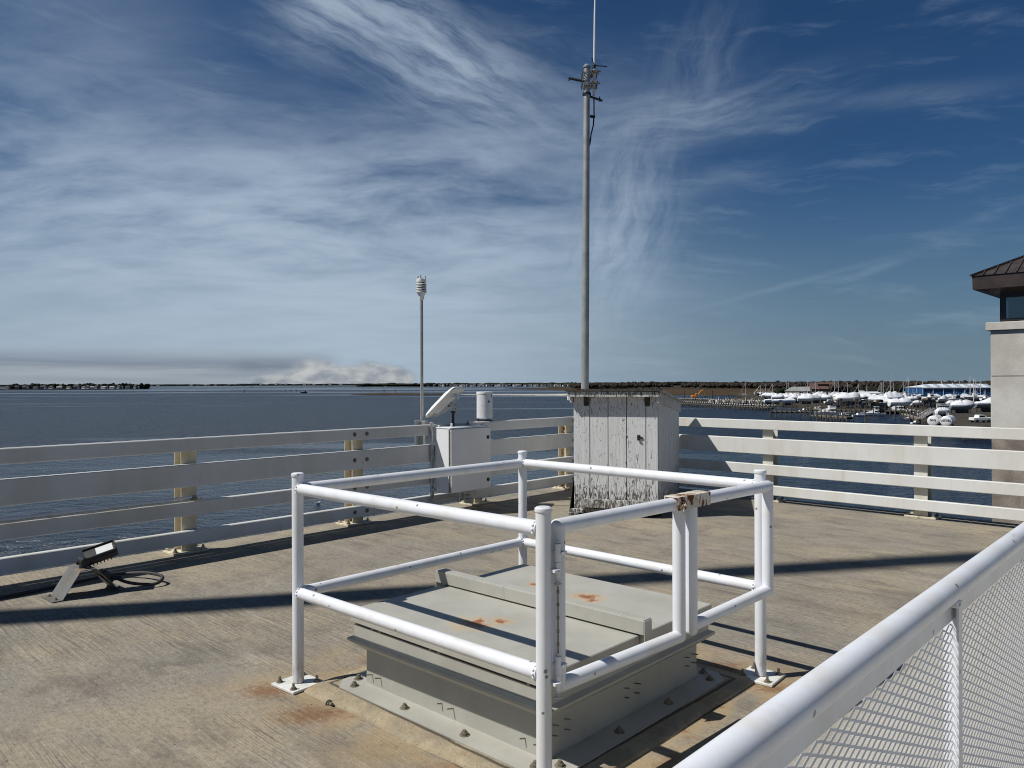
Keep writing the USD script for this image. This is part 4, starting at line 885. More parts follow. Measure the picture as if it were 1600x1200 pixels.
def leafy(name, c1, c2, scale):
    g = G(); pos = g.add('geometry', 'position'); r = g.add('geometry', 'random_per_island')
    c = g.mix(g.map(g.noise(pos, scale, 5, 0.7), 0.35, 0.65), c1, c2); c = g.mix(1.0, c, g.mix(r, (0.65,) * 3, (1.35,) * 3), 'multiply')
    return g.done(name, g.add('principled_bsdf', 'BSDF', base_color=c, roughness=1.0, specular_ior_level=0.1))
BARE = leafy('bare_winter_woods', (0.050, 0.042, 0.036), (0.078, 0.062, 0.050), 0.05)
PINE = leafy('dark_pine_foliage', (0.016, 0.022, 0.014), (0.034, 0.040, 0.024), 0.15)
TRUNK = plain('tree_trunk', (0.07, 0.055, 0.045), 0.95)
MARSH = leafy('brown_marsh_grass', (0.105, 0.068, 0.034), (0.062, 0.044, 0.025), 0.02)
MARSHG = leafy('olive_marsh_grass', (0.110, 0.095, 0.045), (0.070, 0.062, 0.032), 0.03)
SAND = plain('pale_sand_bar', (0.46, 0.42, 0.35), 0.95, 0, 0.1, 0.02)
YARD = leafy('marina_gravel', (0.105, 0.092, 0.074), (0.06, 0.053, 0.044), 0.15)
SHOREL = leafy('shore_ground', (0.075, 0.068, 0.048), (0.045, 0.042, 0.03), 0.02)
BULK = plain('bulkhead_timber', (0.060, 0.050, 0.040), 0.9, 0, 0.3, 0.5)

def V3(u, v, z=WZ, lift=0.0):
    p = gp(u, v, z); return np.array([p[0], p[1], z + lift])
def land(name, pts, top, mat, label=None, z=None, skirt=1.5):
    from shapely.geometry import Polygon
    P_ = Polygon(pts).buffer(0)
    m = cat_([trimesh.creation.extrude_polygon(q_, skirt + 0.0, engine='earcut') for q_ in getattr(P_, 'geoms', [P_])]); m.apply_translation((0, 0, top - skirt))
    return single(name, m, mat, label, kind='structure', smooth=False)
def rough_edge(pts, amp, seed, n=14):
    out = []; rg_ = np.random.default_rng(seed); pts = [np.asarray(p, float) for p in pts]
    for a_, b_ in zip(pts, pts[1:] + pts[:1]):
        L = np.linalg.norm(b_ - a_)
        for k in range(n):
            out.append(a_ + (b_ - a_) * k / n + (rg_.random(2) - 0.5) * min(amp, L * 0.1) * (k > 0))
    return out

# ---- lands
land('marina_quay', [gp(1178, 626), gp(1205, 634), gp(1290, 640.5), gp(1425, 645), gp(1440, 664), (96, 160), (150, 150), (260, 170), (520, 640), (330, 760), (200, 700)], LZ, YARD, 'gravel quay of the marina')
land('marsh', rough_edge([gp(915, 617.3), gp(1000, 618), gp(1075, 617.5), gp(1150, 618.4), gp(1210, 616), gp(1300, 611), (700, 1500), (120, 1560), gp(900, 607)], 30, 5), WZ + 0.5, MARSH, 'brown marsh meadow in front of the woods')
land('marsh', rough_edge([gp(1125, 626.5), gp(1150, 623), gp(1200, 622), gp(1260, 620), gp(1230, 632), gp(1185, 630)], 8, 6), WZ + 0.45, MARSHG, 'olive marsh bank beside the marina')
land('marsh', rough_edge([gp(548, 616.6), gp(600, 614.4), gp(640, 615.0), gp(700, 615.9), gp(705, 617.2), gp(640, 617.6), gp(575, 617.4)], 8, 7), WZ + 0.4, MARSH, 'small brown marsh island in the bay')
land('sand_bar', rough_edge([gp(690, 616.9), gp(770, 616.6), gp(850, 616.5), gp(898, 615.5), gp(905, 618.5), gp(850, 618.2), gp(770, 617.6)], 5, 8), WZ + 0.3, SAND, 'pale sand bar lying low in the bay')
land('marsh', rough_edge([gp(790, 607.2), gp(860, 606.2), gp(905, 606), gp(915, 612), gp(860, 609.2)], 20, 9), WZ + 0.5, MARSH, 'brown marsh tongue beyond the sand bar')
land('island', rough_edge([(-2600, 1930), (-1500, 1960), gp(140, 608.9), gp(226, 607.4), gp(228, 606.4), (-1500, 2450), (-2600, 2500)], 14, 10), WZ + 1.0, SHOREL, 'low built up island at the left')
land('far_shore', rough_edge([gp(560, 604.3), gp(650, 604.4), gp(760, 603.9), gp(900, 603.6), (700, 3300), (2600, 3300), (2600, 4200), (-1300, 4400)], 40, 11), WZ + 1.0, SHOREL, 'far shore across the bay')
land('mainland', rough_edge([gp(885, 607), (380, 1500), (700, 1480), (1500, 1150), (2600, 900), (2600, 3200), (100, 3250)], 20, 12), WZ + 1.0, SHOREL, 'wooded mainland')
land('distant_shore', [(-9000, 9000), (2000, 9000), (2000, 11000), (-9000, 11000)], WZ + 4.0, SHOREL, 'distant shore below the smoke')

# ---- woods: crowns as small ragged lumps; the far mass is one object
ICO = trimesh.creation.icosphere(1); IV, IF = np.array(ICO.vertices), np.array(ICO.faces)
ICO0 = trimesh.creation.icosphere(0); IV0, IF0 = np.array(ICO0.vertices), np.array(ICO0.faces)
def crowns(C, S, seed, IV=IV, IF=IF):
    """many ragged crowns at points C (n, 3) with half sizes S (n, 3)"""
    rg_ = np.random.default_rng(seed); n = len(C)
    V = IV[None] * (0.72 + 0.5 * rg_.random((n, len(IV), 1))) * S[:, None] + C[:, None]
    F = IF[None] + (np.arange(n) * len(IV))[:, None, None]
    return trimesh.Trimesh(V.reshape(-1, 3), F.reshape(-1, 3), process=False)
def wood(n, poly_pts, h0, h1, w, zb, seed):
    from shapely.geometry import Polygon, Point
    P_ = Polygon(poly_pts); rg_ = np.random.default_rng(seed); x0, y0, x1, y1 = P_.bounds; C, S = [], []
    while len(C) < n:
        p = (x0 + (x1 - x0) * rg_.random(), y0 + (y1 - y0) * rg_.random())
        if not P_.contains(Point(p)): continue
        hh = h0 + (h1 - h0) * rg_.random() ** 1.5; hh *= 0.80 + 0.4 * meshkit.noise(np.array([p[0] / 70, p[1] / 70, seed * 3.1]))
        ww = w * (0.6 + 0.8 * rg_.random()); C.append((p[0], p[1], zb + hh * (0.35 + 0.3 * rg_.random()))); S.append((ww * 1.3, ww, hh * 0.36))
    return np.array(C), np.array(S)
rows = [gp(890, 606.9), gp(1040, 607.2), gp(1180, 607.6), (560, 1420), (900, 1200), (1500, 1080), (1560, 1200), (900, 1420), (150, 1690)]
C, S = wood(11000, rows, 10, 14.0, 3.3, WZ + 1, 21); single('forest', crowns(C, S, 1, IV0, IF0), BARE, 'long brown bare winter woods behind the marsh and marina', 'woods', kind='stuff', smooth=False)
C, S = wood(420, rows, 8, 15.0, 3.4, WZ + 1, 22); single('pine_wood', crowns(C, S, 2), PINE, 'dark pines scattered through the bare winter woods', 'woods', kind='stuff', smooth=False)
C, S = wood(900, [(-720, 3720), (0, 3740), (300, 3740), (1600, 3650), (1600, 3950), (-800, 3950)], 13, 19, 18, WZ + 1, 23); single('shore_wood', crowns(C, S, 3), PINE, 'dark tree line behind the houses of the far shore', 'woods', kind='stuff', smooth=False)
C, S = wood(900, [(-9000, 9100), (1500, 9100), (1500, 9500), (-9000, 9500)], 14, 22, 60, WZ + 4, 24); single('distant_wood', crowns(C, S, 4), PINE, 'thin dark line of woods on the horizon below the smoke', 'woods', kind='stuff', smooth=False)
def tree(name, label, p, h, w, kind=PINE, seed=0, group=None, n=9):
    t = Thing(name, label, 'tree', p, 0, group); rg_ = np.random.default_rng(seed)
    t.part('trunk', tube([(0, 0, 0), (0.1, 0, h * 0.4), (0, 0.1, h * 0.75)], [0.035 * h, 0.025 * h, 0.01 * h], 6), TRUNK, world=False)
    C = np.c_[(rg_.random((n, 2)) - 0.5) * w * 1.1, h * (0.35 + 0.5 * rg_.random(n))]; S = np.full((n, 3), 1.0) * (w * (0.22 + 0.16 * rg_.random(n)))[:, None]
    t.part('crown', crowns(C, S, seed), kind, world=False, smooth=False); return t

# ---- houses
def house_mesh(t, w, d, h, rh, wall, roof, win=True, local=True):
    k = dict(world=False, smooth=False)
    t.part('wall', box((w, d, h), (0, 0, h / 2)), wall, **k)
    ro = [[(-w / 2 - 0.4, -d / 2 - 0.5, h), (-w / 2 - 0.4, d / 2 + 0.5, h), (-w / 2 - 0.4, 0.05, h + rh), (-w / 2 - 0.4, -0.05, h + rh)], [(w / 2 + 0.4, -d / 2 - 0.5, h), (w / 2 + 0.4, d / 2 + 0.5, h), (w / 2 + 0.4, 0.05, h + rh), (w / 2 + 0.4, -0.05, h + rh)]]
    t.part('roof', loft(ro), roof, **k)
    if win:
        for i in range(win if win > 1 else 3):
            n_ = win if win > 1 else 3
            t.part('window', box((w / n_ * 0.42, 0.12, h * 0.34), (-w / 2 + (i + 0.5) * w / n_, -d / 2 - 0.05, h * 0.55)), DARKGLASS, **k)
HP = []
for i, (w, d, h, rh, wall, roof) in enumerate(((11, 9, 5.5, 3, HOUSEW, ROOFD), (9, 9, 6.5, 3.5, HOUSEG, ROOFD), (14, 9, 5, 2.6, HOUSEW, GREYR), (8, 8, 7.5, 3, HOUSEW, ROOFD))):
    HP.append((w, d, h, rh, wall, roof))
protos = {}
def house(name, kind, p, rz, label, group):
    if kind not in protos:
        t = Thing(name, label, 'house', p, rz, group); house_mesh(t, *HP[kind]); protos[kind] = t; return
    copy_of(protos[kind], name, label, 'house', p, rz, group)
# the island at the left
isl = [(6, 0), (14, 1), (22, 2), (33, 1), (44, 0), (52, 3), (61, 1), (69, 0), (77, 1), (88, 2), (97, 0), (104, 3), (113, 1), (121, 0), (128, 2), (133, 3), (141, 1), (150, 0), (158, 2), (166, 2), (174, 0), (182, 1), (190, 0), (199, 2), (208, 1)]
words = {0: 'white gabled house', 1: 'grey gabled house', 2: 'long pale roofed house', 3: 'tall narrow white house'}
for i, (u, k) in enumerate(isl):
    p = V3(u, 608.3 - u * 0.0045, WZ + 1.0); house('island_house', k, p + [0, 15 + 20 * (i % 3), 0], 0.3 * math.sin(i * 2.3), words[k] + ' among dark trees on the low island at the left', 'houses on the left island')
rg_ = np.random.default_rng(5)
for i in range(64):
    u = -15 + 232 * (i + rg_.random() * 0.8) / 64; p = V3(u, 608.0 - u * 0.0045, WZ + 1.0) + [0, 30 + 60 * rg_.random(), 0]
    tree('island_tree', 'dark rounded tree between the houses of the low island at the left', p, 8.5 + 5 * rg_.random(), 15 + 8 * rg_.random(), PINE, 100 + i, 'dark trees on the left island', 6)
t = Thing('bulkhead', 'dark low bulkhead along the water side of the left island', 'bulkhead', V3(100, 609, WZ))
t.part('wall', [bar(V3(-60, 609.8, WZ, 0.7), V3(140, 609.0, WZ, 0.7), 1.0, 1.5), bar(V3(140, 609.0, WZ, 0.7), V3(235, 607.7, WZ, 0.7), 1.0, 1.5)], BULK, smooth=False)
single('channel_post', cyl(V3(208, 610.0), V3(208, 610.0, WZ, 3.2), 0.5, 8), BULK, 'dark channel post standing in the water off the left island', 'post')
# houses of the far shore
rg_ = np.random.default_rng(9)
for i in range(74):
    u = 585 + 312 * (i + 0.7 * rg_.random()) / 74
    if 590 < u < 650 and i % 3 == 0: continue
    k = (0, 1, 3, 0, 2, 1, 3)[i % 7]
    p = V3(u, 603.7, WZ + 1.0) + [0, 5 + 130 * rg_.random(), 0]
    house('shore_house', k, p, (rg_.random() - 0.5) * 1.2, words[k] + ' in the row along the far shore across the bay', 'houses along the far shore')
for i in range(30):
    u = 235 + 330 * (i + rg_.random()) / 30; p = V3(u, 601.45, WZ + 4) ; p = np.array([(u - 800) / 1200 * 9050, 9050 + 30 * rg_.random(), WZ + 4])
    copy_of(protos[2 if i % 2 else 0], 'distant_house', 'tiny pale house on the distant shore below the smoke', 'house', p, 0.4 * rg_.random(), 'houses on the distant shore', (2.2, 1.5, 1.3))
# ---- marina buildings
t = Thing('storage_shed', 'long blue steel boat storage shed with white ribbed roof', 'shed', V3(1483, 621.5, LZ), -0.05)
k = dict(world=False, smooth=False); w, d, h = 44.5, 24.0, 6.6
t.part('wall', box((w, d, h), (0, 0, h / 2)), BLUES, **k)
for i in range(8): t.part('wall_rib', box((0.36, 0.2, h), (-w / 2 + 0.15 + i * (w - 0.3) / 7, -d / 2 - 0.1, h / 2)), WROOF, **k)
t.part('eave', box((w + 0.8, 0.5, 0.5), (0, -d / 2 - 0.25, h - 0.1)), WROOF, **k)
rf = t.part('roof', loft([[(-w / 2 - 0.4, -d / 2 - 0.5, h + 0.16), (-w / 2 - 0.4, d / 2 + 0.5, h + 0.16), (-w / 2 + 9.0, 0.05, h + 2.3), (-w / 2 + 9.0, -0.05, h + 2.3)], [(w / 2 + 0.4, -d / 2 - 0.5, h + 0.16), (w / 2 + 0.4, d / 2 + 0.5, h + 0.16), (w / 2 - 2.0, 0.05, h + 2.3), (w / 2 - 2.0, -0.05, h + 2.3)]]), WROOF, **k)
BLUEG = plain('blue_grey_roof_strip', (0.30, 0.36, 0.42), 0.5)
for i in range(7):
    x0 = -w / 2 + 3.0 + i * 6.2; f0, f1 = 0.06, 0.92
    y_ = lambda f: (-d / 2 - 0.5) * (1 - f); z_ = lambda f: h + 0.20 + 2.15 * f
    t.part('skylight', loft([[(x0, y_(f0), z_(f0)), (x0 + 2.6, y_(f0), z_(f0)), (x0 + 2.6, y_(f0), z_(f0) + 0.06), (x0, y_(f0), z_(f0) + 0.06)], [(x0 + 2.2, y_(f1), z_(f1)), (x0 + 4.8, y_(f1), z_(f1)), (x0 + 4.8, y_(f1), z_(f1) + 0.06), (x0 + 2.2, y_(f1), z_(f1) + 0.06)]]), BLUEG, rf, **k)
def barn(name, label, u, v, w, d, h, rh, wall, roof, rz=0.0, gable=False, z=LZ, win=0):
    t = Thing(name, label, 'building', V3(u, v, z), rz); house_mesh(t, w, d, h, rh, wall, roof, win); return t
t = barn('grey_barn', 'grey wooden barn with a pale grey roof and dark doorway', 1252, 620.5, 17, 13, 4.2, 3.0, GREYB, GREYR, 0.45)
t.part('doorway', box((0.2, 4.2, 3.2), (-8.55, 0, 1.6)), DARKGLASS, world=False, smooth=False)
t = barn('brown_house', 'dark brown house with a red brown roof and a row of white windows', 1288, 620.5, 18, 12, 5.6, 4.6, DKWALL, BRICKR, -0.35)
for i in range(6): t.part('window', box((1.4, 0.15, 1.7), (-7.2 + i * 2.5, -6.06, 2.5)), HOUSEW, world=False, smooth=False)
t.part('dormer', [box((6, 4, 2.0), (-1, -1.8, 8.0)), box((7, 5, 0.35), (-1, -1.8, 9.1))], BRICKR, world=False, smooth=False)
barn('marina_hut', 'small olive hut with a pale flat roof among the boats', 1357, 624.0, 10.5, 7, 3.6, 1.0, GREYB, WROOF, 0.12)
barn('red_roof_house', 'low house with a red roof behind the shrouded boats', 1396, 613.5, 24, 11, 3.5, 3.6, DKWALL, BRICKR, 0.05, z=LZ)
barn('white_shack', 'low white shack beside the small olive hut', 1336, 617.6, 12, 6, 2.8, 1.0, HOUSEW, GREYR, 0.0)
for i, (u, v, h, w) in enumerate(((1228, 617, 6, 7), (1306, 620.5, 8, 10), (1313, 620, 6.5, 9), (1322, 619.5, 5.5, 9), (1330, 618, 6.5, 9), (1345, 616, 6, 8), (1370, 617, 5, 9), (1378, 617, 6, 10), (1390, 617.5, 5.5, 9), (1406, 616, 7, 9), (1268, 617, 8, 8), (1221, 619, 5, 6))):
    tree('marina_tree', ('dark bushy evergreen', 'brown leafless bushy tree')[i % 3 == 1] + ' behind the boat yard, ' + ('left of the grey barn', 'just right of the brown house', 'second right of the brown house', 'third right of the brown house', 'left of the white shack', 'left above the olive hut', 'right beside the olive hut', 'left of the red roof house', 'in front of the red roof house', 'right of the red roof house', 'between grey barn and brown house', 'low at the far left of the yard')[i], V3(u, v, LZ), h, w, BARE if i % 3 == 1 else PINE, 300 + i, n=14)
# radio mast on the horizon
rm = np.array([(1394 - 800) / 1200 * 2600, 2600.0])
t = Thing('radio_tower', 'thin lattice radio tower rising from the woods on the horizon', 'tower', (*rm, WZ + 1))
H_ = 56.0; L4 = [(-1, -1), (1, -1), (0, 1)]
for a_ in L4: t.part('leg', bar((a_[0] * 1.2, a_[1] * 1.2, 0), (a_[0] * 0.7, a_[1] * 0.7, H_), 0.35, 0.35), SPAR, world=False, smooth=False)
t.part('brace', [bar((a_[0] * 1.1, a_[1] * 1.1, z), (b_[0] * 1.1, b_[1] * 1.1, z + 2.5), 0.25, 0.25) for z in np.arange(2, H_ - 2, 2.5) for a_, b_ in zip(L4, L4[1:] + L4[:1])], SPAR, world=False, smooth=False)
t.part('aerial', [box((4.0, 0.5, 0.5), (0, 0, H_ - 9)), box((3.2, 0.5, 0.5), (0, 0, H_ - 3)), cyl((0, 0, H_), (0, 0, H_ + 6), 0.2, 6)], SPAR, world=False, smooth=False)

# ---- boats
def hull(L, B, H, flare=0.25, sheer=0.18, n=11):
    """bow at +x; from the keel to the gunwale"""
    S = []
    for i in range(n):
        f = i / (n - 1); x_ = -L / 2 + L * f; b = B / 2 * (1 - max(0, (f - 0.45) / 0.55) ** 2.2) * (0.92 + 0.08 * min(1, f * 4)); b = max(b, 0.04)
        zt_ = H * (1 + sheer * f * f); zk = H * 0.85 * max(0, (f - 0.72) / 0.28) ** 2; zc = zk + (zt_ - zk) * 0.42; bc_ = b * (1 - flare * (0.5 + f * 0.6))
        S.append([(x_, 0, zk), (x_, bc_, zc), (x_ + 0.3 * f * f, b, zt_), (x_ + 0.3 * f * f, -b, zt_), (x_, -bc_, zc)])
    return loft(S)
def tent(L, B, z0, H, seed, peaks=2):
    """shrink wrap pulled over ridge props"""
    rg_ = np.random.default_rng(seed); n = 15; S = []; pk = sorted(rg_.random(peaks) * 0.6 + 0.2)
    for i in range(n):
        f = i / (n - 1); x_ = -L / 2 + L * f; b = max(B / 2 * (1 - max(0, (f - 0.5) / 0.5) ** 2.2), 0.04) * 1.02
        r = max([max(0, 1 - abs(f - p_) * 2.4) for p_ in pk]) * (0.75 + 0.25 * rg_.random()); r = r * (1 if 0 < i < n - 1 else 0.3)
        zz = z0 * (1 + 0.18 * f * f); zr = zz + 0.15 + H * (0.25 + 0.75 * r) * (0.35 if i in (0, n - 1) else 1)
        S.append([(x_, b, zz - 0.25), (x_, b * 0.98, zz + 0.18), (x_, b * 0.52, (zz + zr) / 2 + 0.12), (x_, 0.06, zr), (x_, -0.06, zr), (x_, -b * 0.52, (zz + zr) / 2 + 0.12), (x_, -b * 0.98, zz + 0.18), (x_, -b, zz - 0.25)])
    return loft(S)
def stands(t, L, B, z): t.part('stand', [bar((x_, s * B * 0.42, -z), (x_, s * B * 0.30, 0.45), 0.14, 0.14) for x_ in (-L * 0.32, 0, L * 0.25) for s in (-1, 1)] + [box((L * 0.5, 0.4, z), (0, 0, -z / 2 + 0.02))], PILE, world=False, smooth=False)
k = dict(world=False, smooth=25)
def wrapped(label, u, v, px, hgt=1.9, rz=0.0, seed=0, z=LZ, group=None, col=None, lift=0.8):
    p = V3(u, v, z); L = px * p[1] / 1200 / max(0.5, abs(math.cos(rz))); B = L * 0.31; H = L * 0.13 + 0.35
    t = Thing('wrapped_boat', label, 'boat', p + [0, 0, lift], rz, group)
    t.part('hull', hull(L, B, H), col or GELCOAT, **k); t.part('shrink_cover', tent(L * 0.99, B, H, hgt * L / 10, seed, 2 + seed % 3), SHRINK, world=False, smooth=False); stands(t, L, B, lift); return t
def cruiser(label, u, v, px, rz=0.0, z=WZ, col=None, bridge=True, lift=-0.35, canvas=None, name='cabin_cruiser'):
    p = V3(u, v, z); L = px * p[1] / 1200 / max(0.5, abs(math.cos(rz))); B = L * 0.32; H = L * 0.14 + 0.3
    t = Thing(name, label, 'boat', p + [0, 0, lift], rz)
    t.part('hull', hull(L, B, H), col or GELCOAT, **k)
    cabin = loft([[(-L * 0.18, s * B * 0.40, H * 1.0) for s in (-1, 1)] + [(-L * 0.16, s * B * 0.34, H + L * 0.13) for s in (1, -1)], [(L * 0.10, s * B * 0.38, H * 1.05) for s in (-1, 1)] + [(L * 0.02, s * B * 0.32, H + L * 0.13) for s in (1, -1)], [(L * 0.36, s * B * 0.18, H * 1.12) for s in (-1, 1)] + [(L * 0.33, s * B * 0.12, H * 1.2) for s in (1, -1)]])
    cb = t.part('cabin', cabin, GELCOAT, **k)
    for s in (-1, 1): t.part('window', box((L * 0.17, 0.06, L * 0.055), (-L * 0.07, s * B * 0.385, H + L * 0.075)), DARKGLASS, cb, **k)
    if bridge:
        t.part('flybridge', [box((L * 0.20, B * 0.62, L * 0.055), (-L * 0.08, 0, H + L * 0.155)), box((L * 0.03, B * 0.6, L * 0.05), (0.01 * L, 0, H + L * 0.19))], GELCOAT, **k)
        t.part('bimini', [box((L * 0.19, B * 0.62, 0.12), (-L * 0.10, 0, H + L * 0.30))] + [bar((x_ * L, s * B * 0.29, H + L * 0.17), (x_ * L, s * B * 0.29, H + L * 0.30), 0.06, 0.06) for x_ in (-0.17, -0.03) for s in (-1, 1)], canvas or GELCOAT, **k)
    t.part('bow_rail', [tube([(L * 0.12, s * B * 0.40, H * 1.08 + 0.7), (L * 0.34, s * B * 0.22, H * 1.15 + 0.75), (L * 0.49, 0, H * 1.2 + 0.75)], 0.045, 5) for s in (-1, 1)], SPAR, **k)
    t.part('stripe', hull(L * 0.992, B * 1.006, H * 0.45), NAVY if col is None else GREYHULL, **k)
    if lift > 0: stands(t, L, B, lift)
    return t
def sailboat(label, u, v, px, vtop, rz=0.0, z=LZ, col=None, lift=1.2, group=None):
    p = V3(u, v, z); L = px * p[1] / 1200 / max(0.5, abs(math.cos(rz))); B = L * 0.27; H = L * 0.12 + 0.3; hm = (v - vtop) * p[1] / 1200 - lift
    t = Thing('sailboat', label, 'sailboat', p + [0, 0, lift], rz, group)
    t.part('hull', hull(L, B, H, 0.3, 0.1), col or GELCOAT, **k); t.part('coachroof', loft([[(-L * 0.2, s * B * 0.25, H * 0.95) for s in (-1, 1)] + [(-L * 0.2, s * B * 0.22, H + 0.55) for s in (1, -1)], [(L * 0.2, s * B * 0.18, H * 0.98) for s in (-1, 1)] + [(L * 0.15, s * B * 0.15, H + 0.5) for s in (1, -1)]]), GELCOAT, **k)
    t.part('mast', tube([(L * 0.05, 0, H), (L * 0.05, 0, hm)], [0.16, 0.12], 6), SPAR, **k)
    t.part('boom', [cyl((L * 0.05, 0, H + 1.4), (-L * 0.32, 0, H + 1.5), 0.12, 6)], SPAR, **k)
    t.part('spreader', bar((L * 0.05, -B * 0.3, hm * 0.6), (L * 0.05, B * 0.3, hm * 0.6), 0.08, 0.08), SPAR, **k)
    t.part('stay', [cyl((L * 0.05, 0, hm * 0.97), (L * 0.49, 0, H * 1.1), 0.03, 4), cyl((L * 0.05, 0, hm * 0.97), (-L * 0.49, 0, H), 0.03, 4)], SPAR, **k)
    if lift > 0: stands(t, L, B, lift)
    return t
# boats ashore, left to right, front row first
W_ = 'white shrink wrapped boat '
wrapped(W_ + 'at the far left end of the yard row', 1201, 631.5, 15, 1.3, 0.2, 1)
wrapped(W_ + 'second from the left in the yard row', 1214, 631.5, 14, 1.3, -0.15, 2)
wrapped(W_ + 'with a pointed bow, third in the yard row', 1230, 633.5, 24, 1.7, 3.3, 3, lift=1.0)
wrapped(W_ + 'standing high in front of the grey barn', 1243, 630.0, 22, 2.6, 0.3, 4, lift=1.3)
wrapped(W_ + 'bulky, between grey barn and brown house', 1260, 631.5, 26, 2.7, -0.2, 5, lift=1.3)
wrapped(W_ + 'in front of the brown house windows', 1275, 630.0, 20, 2.5, 0.4, 6, lift=1.3)
wrapped(W_ + 'low, right of the brown house', 1289, 629.0, 24, 1.7, 0.1, 7, lift=1.1)
wrapped(W_ + 'the largest one, alone before the shrubs', 1325, 634.0, 41, 2.3, 0.06, 8, lift=1.5)
wrapped(W_ + 'with grey hull half behind the largest one', 1342, 629.0, 22, 2.0, -0.3, 9, col=GREYHULL, lift=1.3)
wrapped(W_ + 'below the small olive hut', 1372, 634.0, 30, 1.9, 3.0, 10, lift=1.2)
wrapped(W_ + 'very tall, left of the blue shed', 1397, 632.0, 34, 3.1, 0.12, 11, lift=1.4)
wrapped(W_ + 'at the left corner of the blue shed', 1427, 630.5, 19, 2.3, 0.3, 12, lift=1.1)
wrapped(W_ + 'standing before the middle of the blue shed', 1472, 631.5, 20, 3.0, 0.4, 13, lift=1.1)
wrapped(W_ + 'with a long grey hull behind the fuel tanks', 1503, 645.5, 42, 2.0, 0.08, 14, col=GREYHULL, lift=1.0)
wrapped(W_ + 'partly behind the control house wall', 1544, 643.5, 46, 2.0, 0.1, 15, col=GREYHULL, lift=1.2)
wrapped(W_ + 'just left above the fuel tanks', 1474, 652.0, 25, 2.2, 0.2, 16, lift=0.8)
wrapped(W_ + 'with a single steep peak at the back left', 1218, 618.8, 13, 4.0, 0.2, 18, lift=0.9)
wrapped(W_ + 'small and far, left of the steep peaked one', 1206, 618.6, 11, 1.2, 0.1, 19, lift=0.6)
wrapped(W_ + 'grey and small under the steep peaked one', 1221, 621.6, 12, 1.2, 0.1, 20, col=GREYHULL, lift=0.6)
rg_ = np.random.default_rng(77)
for i in range(44):
    u = 1196 + 350 * (i + 0.6 * rg_.random()) / 44; v = 623.5 + (i * 7 % 5) * 1.1 + (2.5 if u > 1380 else 0)
    if 1418 < u < 1545 and i % 3: continue
    wrapped('white shrink wrapped boat in the packed back rows of the boat yard', u, v, 14 + 9 * rg_.random(), 1.8 + 1.6 * rg_.random(), 0.5 * (rg_.random() - 0.5) + (3.14 if i % 2 else 0), 400 + i, group='wrapped boats packed in the back rows', col=GREYHULL if i % 6 == 3 else None, lift=0.9 + 0.5 * rg_.random())
cruiser('white cabin cruiser with flybridge ashore left of the blue shed', 1416, 624.5, 19, 0.3, LZ, lift=1.4, name='cabin_cruiser')
cruiser('white motor boat ashore below the left end of the blue shed', 1437, 627.0, 24, 3.3, LZ, lift=1.0, bridge=False)
cruiser('long pale motor boat with dark top before the blue shed', 1456, 628.0, 28, 0.1, LZ, lift=1.0, canvas=NAVY)
cruiser('pale boat with tan canvas top beside the tall wrapped boat', 1489, 630.0, 18, 2.9, LZ, lift=0.9, canvas=TANVAS)
cruiser('small white boat with dark stripe left of the grey hulled yacht', 1502, 632.5, 15, 0.4, LZ, lift=0.7, bridge=False)
cruiser('large grey hulled flybridge yacht ashore before the blue shed', 1521, 631.0, 27, 3.0, LZ, col=GREYHULL, lift=1.6)
cruiser('tall white yacht ashore against the control house corner', 1541, 631.5, 20, 0.2, LZ, lift=1.6)
cruiser('white motor boat on the yard between wrapped boats and brown house', 1296, 633.0, 17, 0.2, LZ, lift=0.8, bridge=False)
cruiser('low grey and white boat beside the large wrapped boat', 1350, 635.0, 18, 3.4, LZ, col=GREYHULL, lift=0.6, bridge=False)
wrapped(W_ + 'broadside in front of the very tall one', 1407, 639.0, 38, 1.9, 0.08, 31, lift=0.9)
wrapped(W_ + 'with its bow turned left behind the racks', 1383, 637.5, 28, 2.0, 3.0, 32, lift=0.9)
wrapped(W_ + 'small, below the left end of the blue shed', 1433, 637.0, 22, 1.8, 0.2, 33, lift=0.8)
wrapped(W_ + 'small, under the pale boat with tan canvas', 1490, 637.5, 22, 1.9, 0.1, 34, lift=0.8)
cruiser('white cabin cruiser moored at the dock below the timber racks', 1366, 650.0, 34, 3.05, WZ)
cruiser('white open boat moored right of the grey hulled one', 1343, 651.0, 22, 0.1, WZ, bridge=False)
# boats afloat
cruiser('white flybridge cruiser with dark windows moored at the marina piles', 1296, 650.5, 48, 3.05, WZ, canvas=NAVY)
cruiser('grey hulled open motor boat moored right of the flybridge cruiser', 1318, 652.0, 26, 0.05, WZ, col=GREYHULL, bridge=False)
cruiser('long white motor boat moored below the tall wrapped boat', 1402, 646.5, 46, 3.12, WZ, bridge=False)
cruiser('small white motor boat moored at the dock left of the fuel tanks', 1425, 656.5, 24, 3.0, WZ, bridge=False)
cruiser('white runabout moored just left of the gangway', 1432, 662.0, 18, 0.2, WZ, bridge=False)
cruiser('white motor boat afloat in the far creek by the marsh', 1190, 621.0, 16, 0.1, WZ, bridge=False)
cruiser('small motor boat afloat beside the dark blue sailboat', 1180, 619.3, 9, 0.1, WZ, bridge=False)
cruiser('pale motor boat moored at the left end of the yard row', 1258, 643.0, 18, 0.1, WZ, bridge=False)
cruiser('white motor boat by the dock in front of the yard row', 1279, 640.6, 20, 3.1, WZ, bridge=False)
sailboat('dark blue sailboat moored in the creek by the marsh', 1164, 619.6, 19, 597.0, 0.1, WZ, NAVY, -0.4)
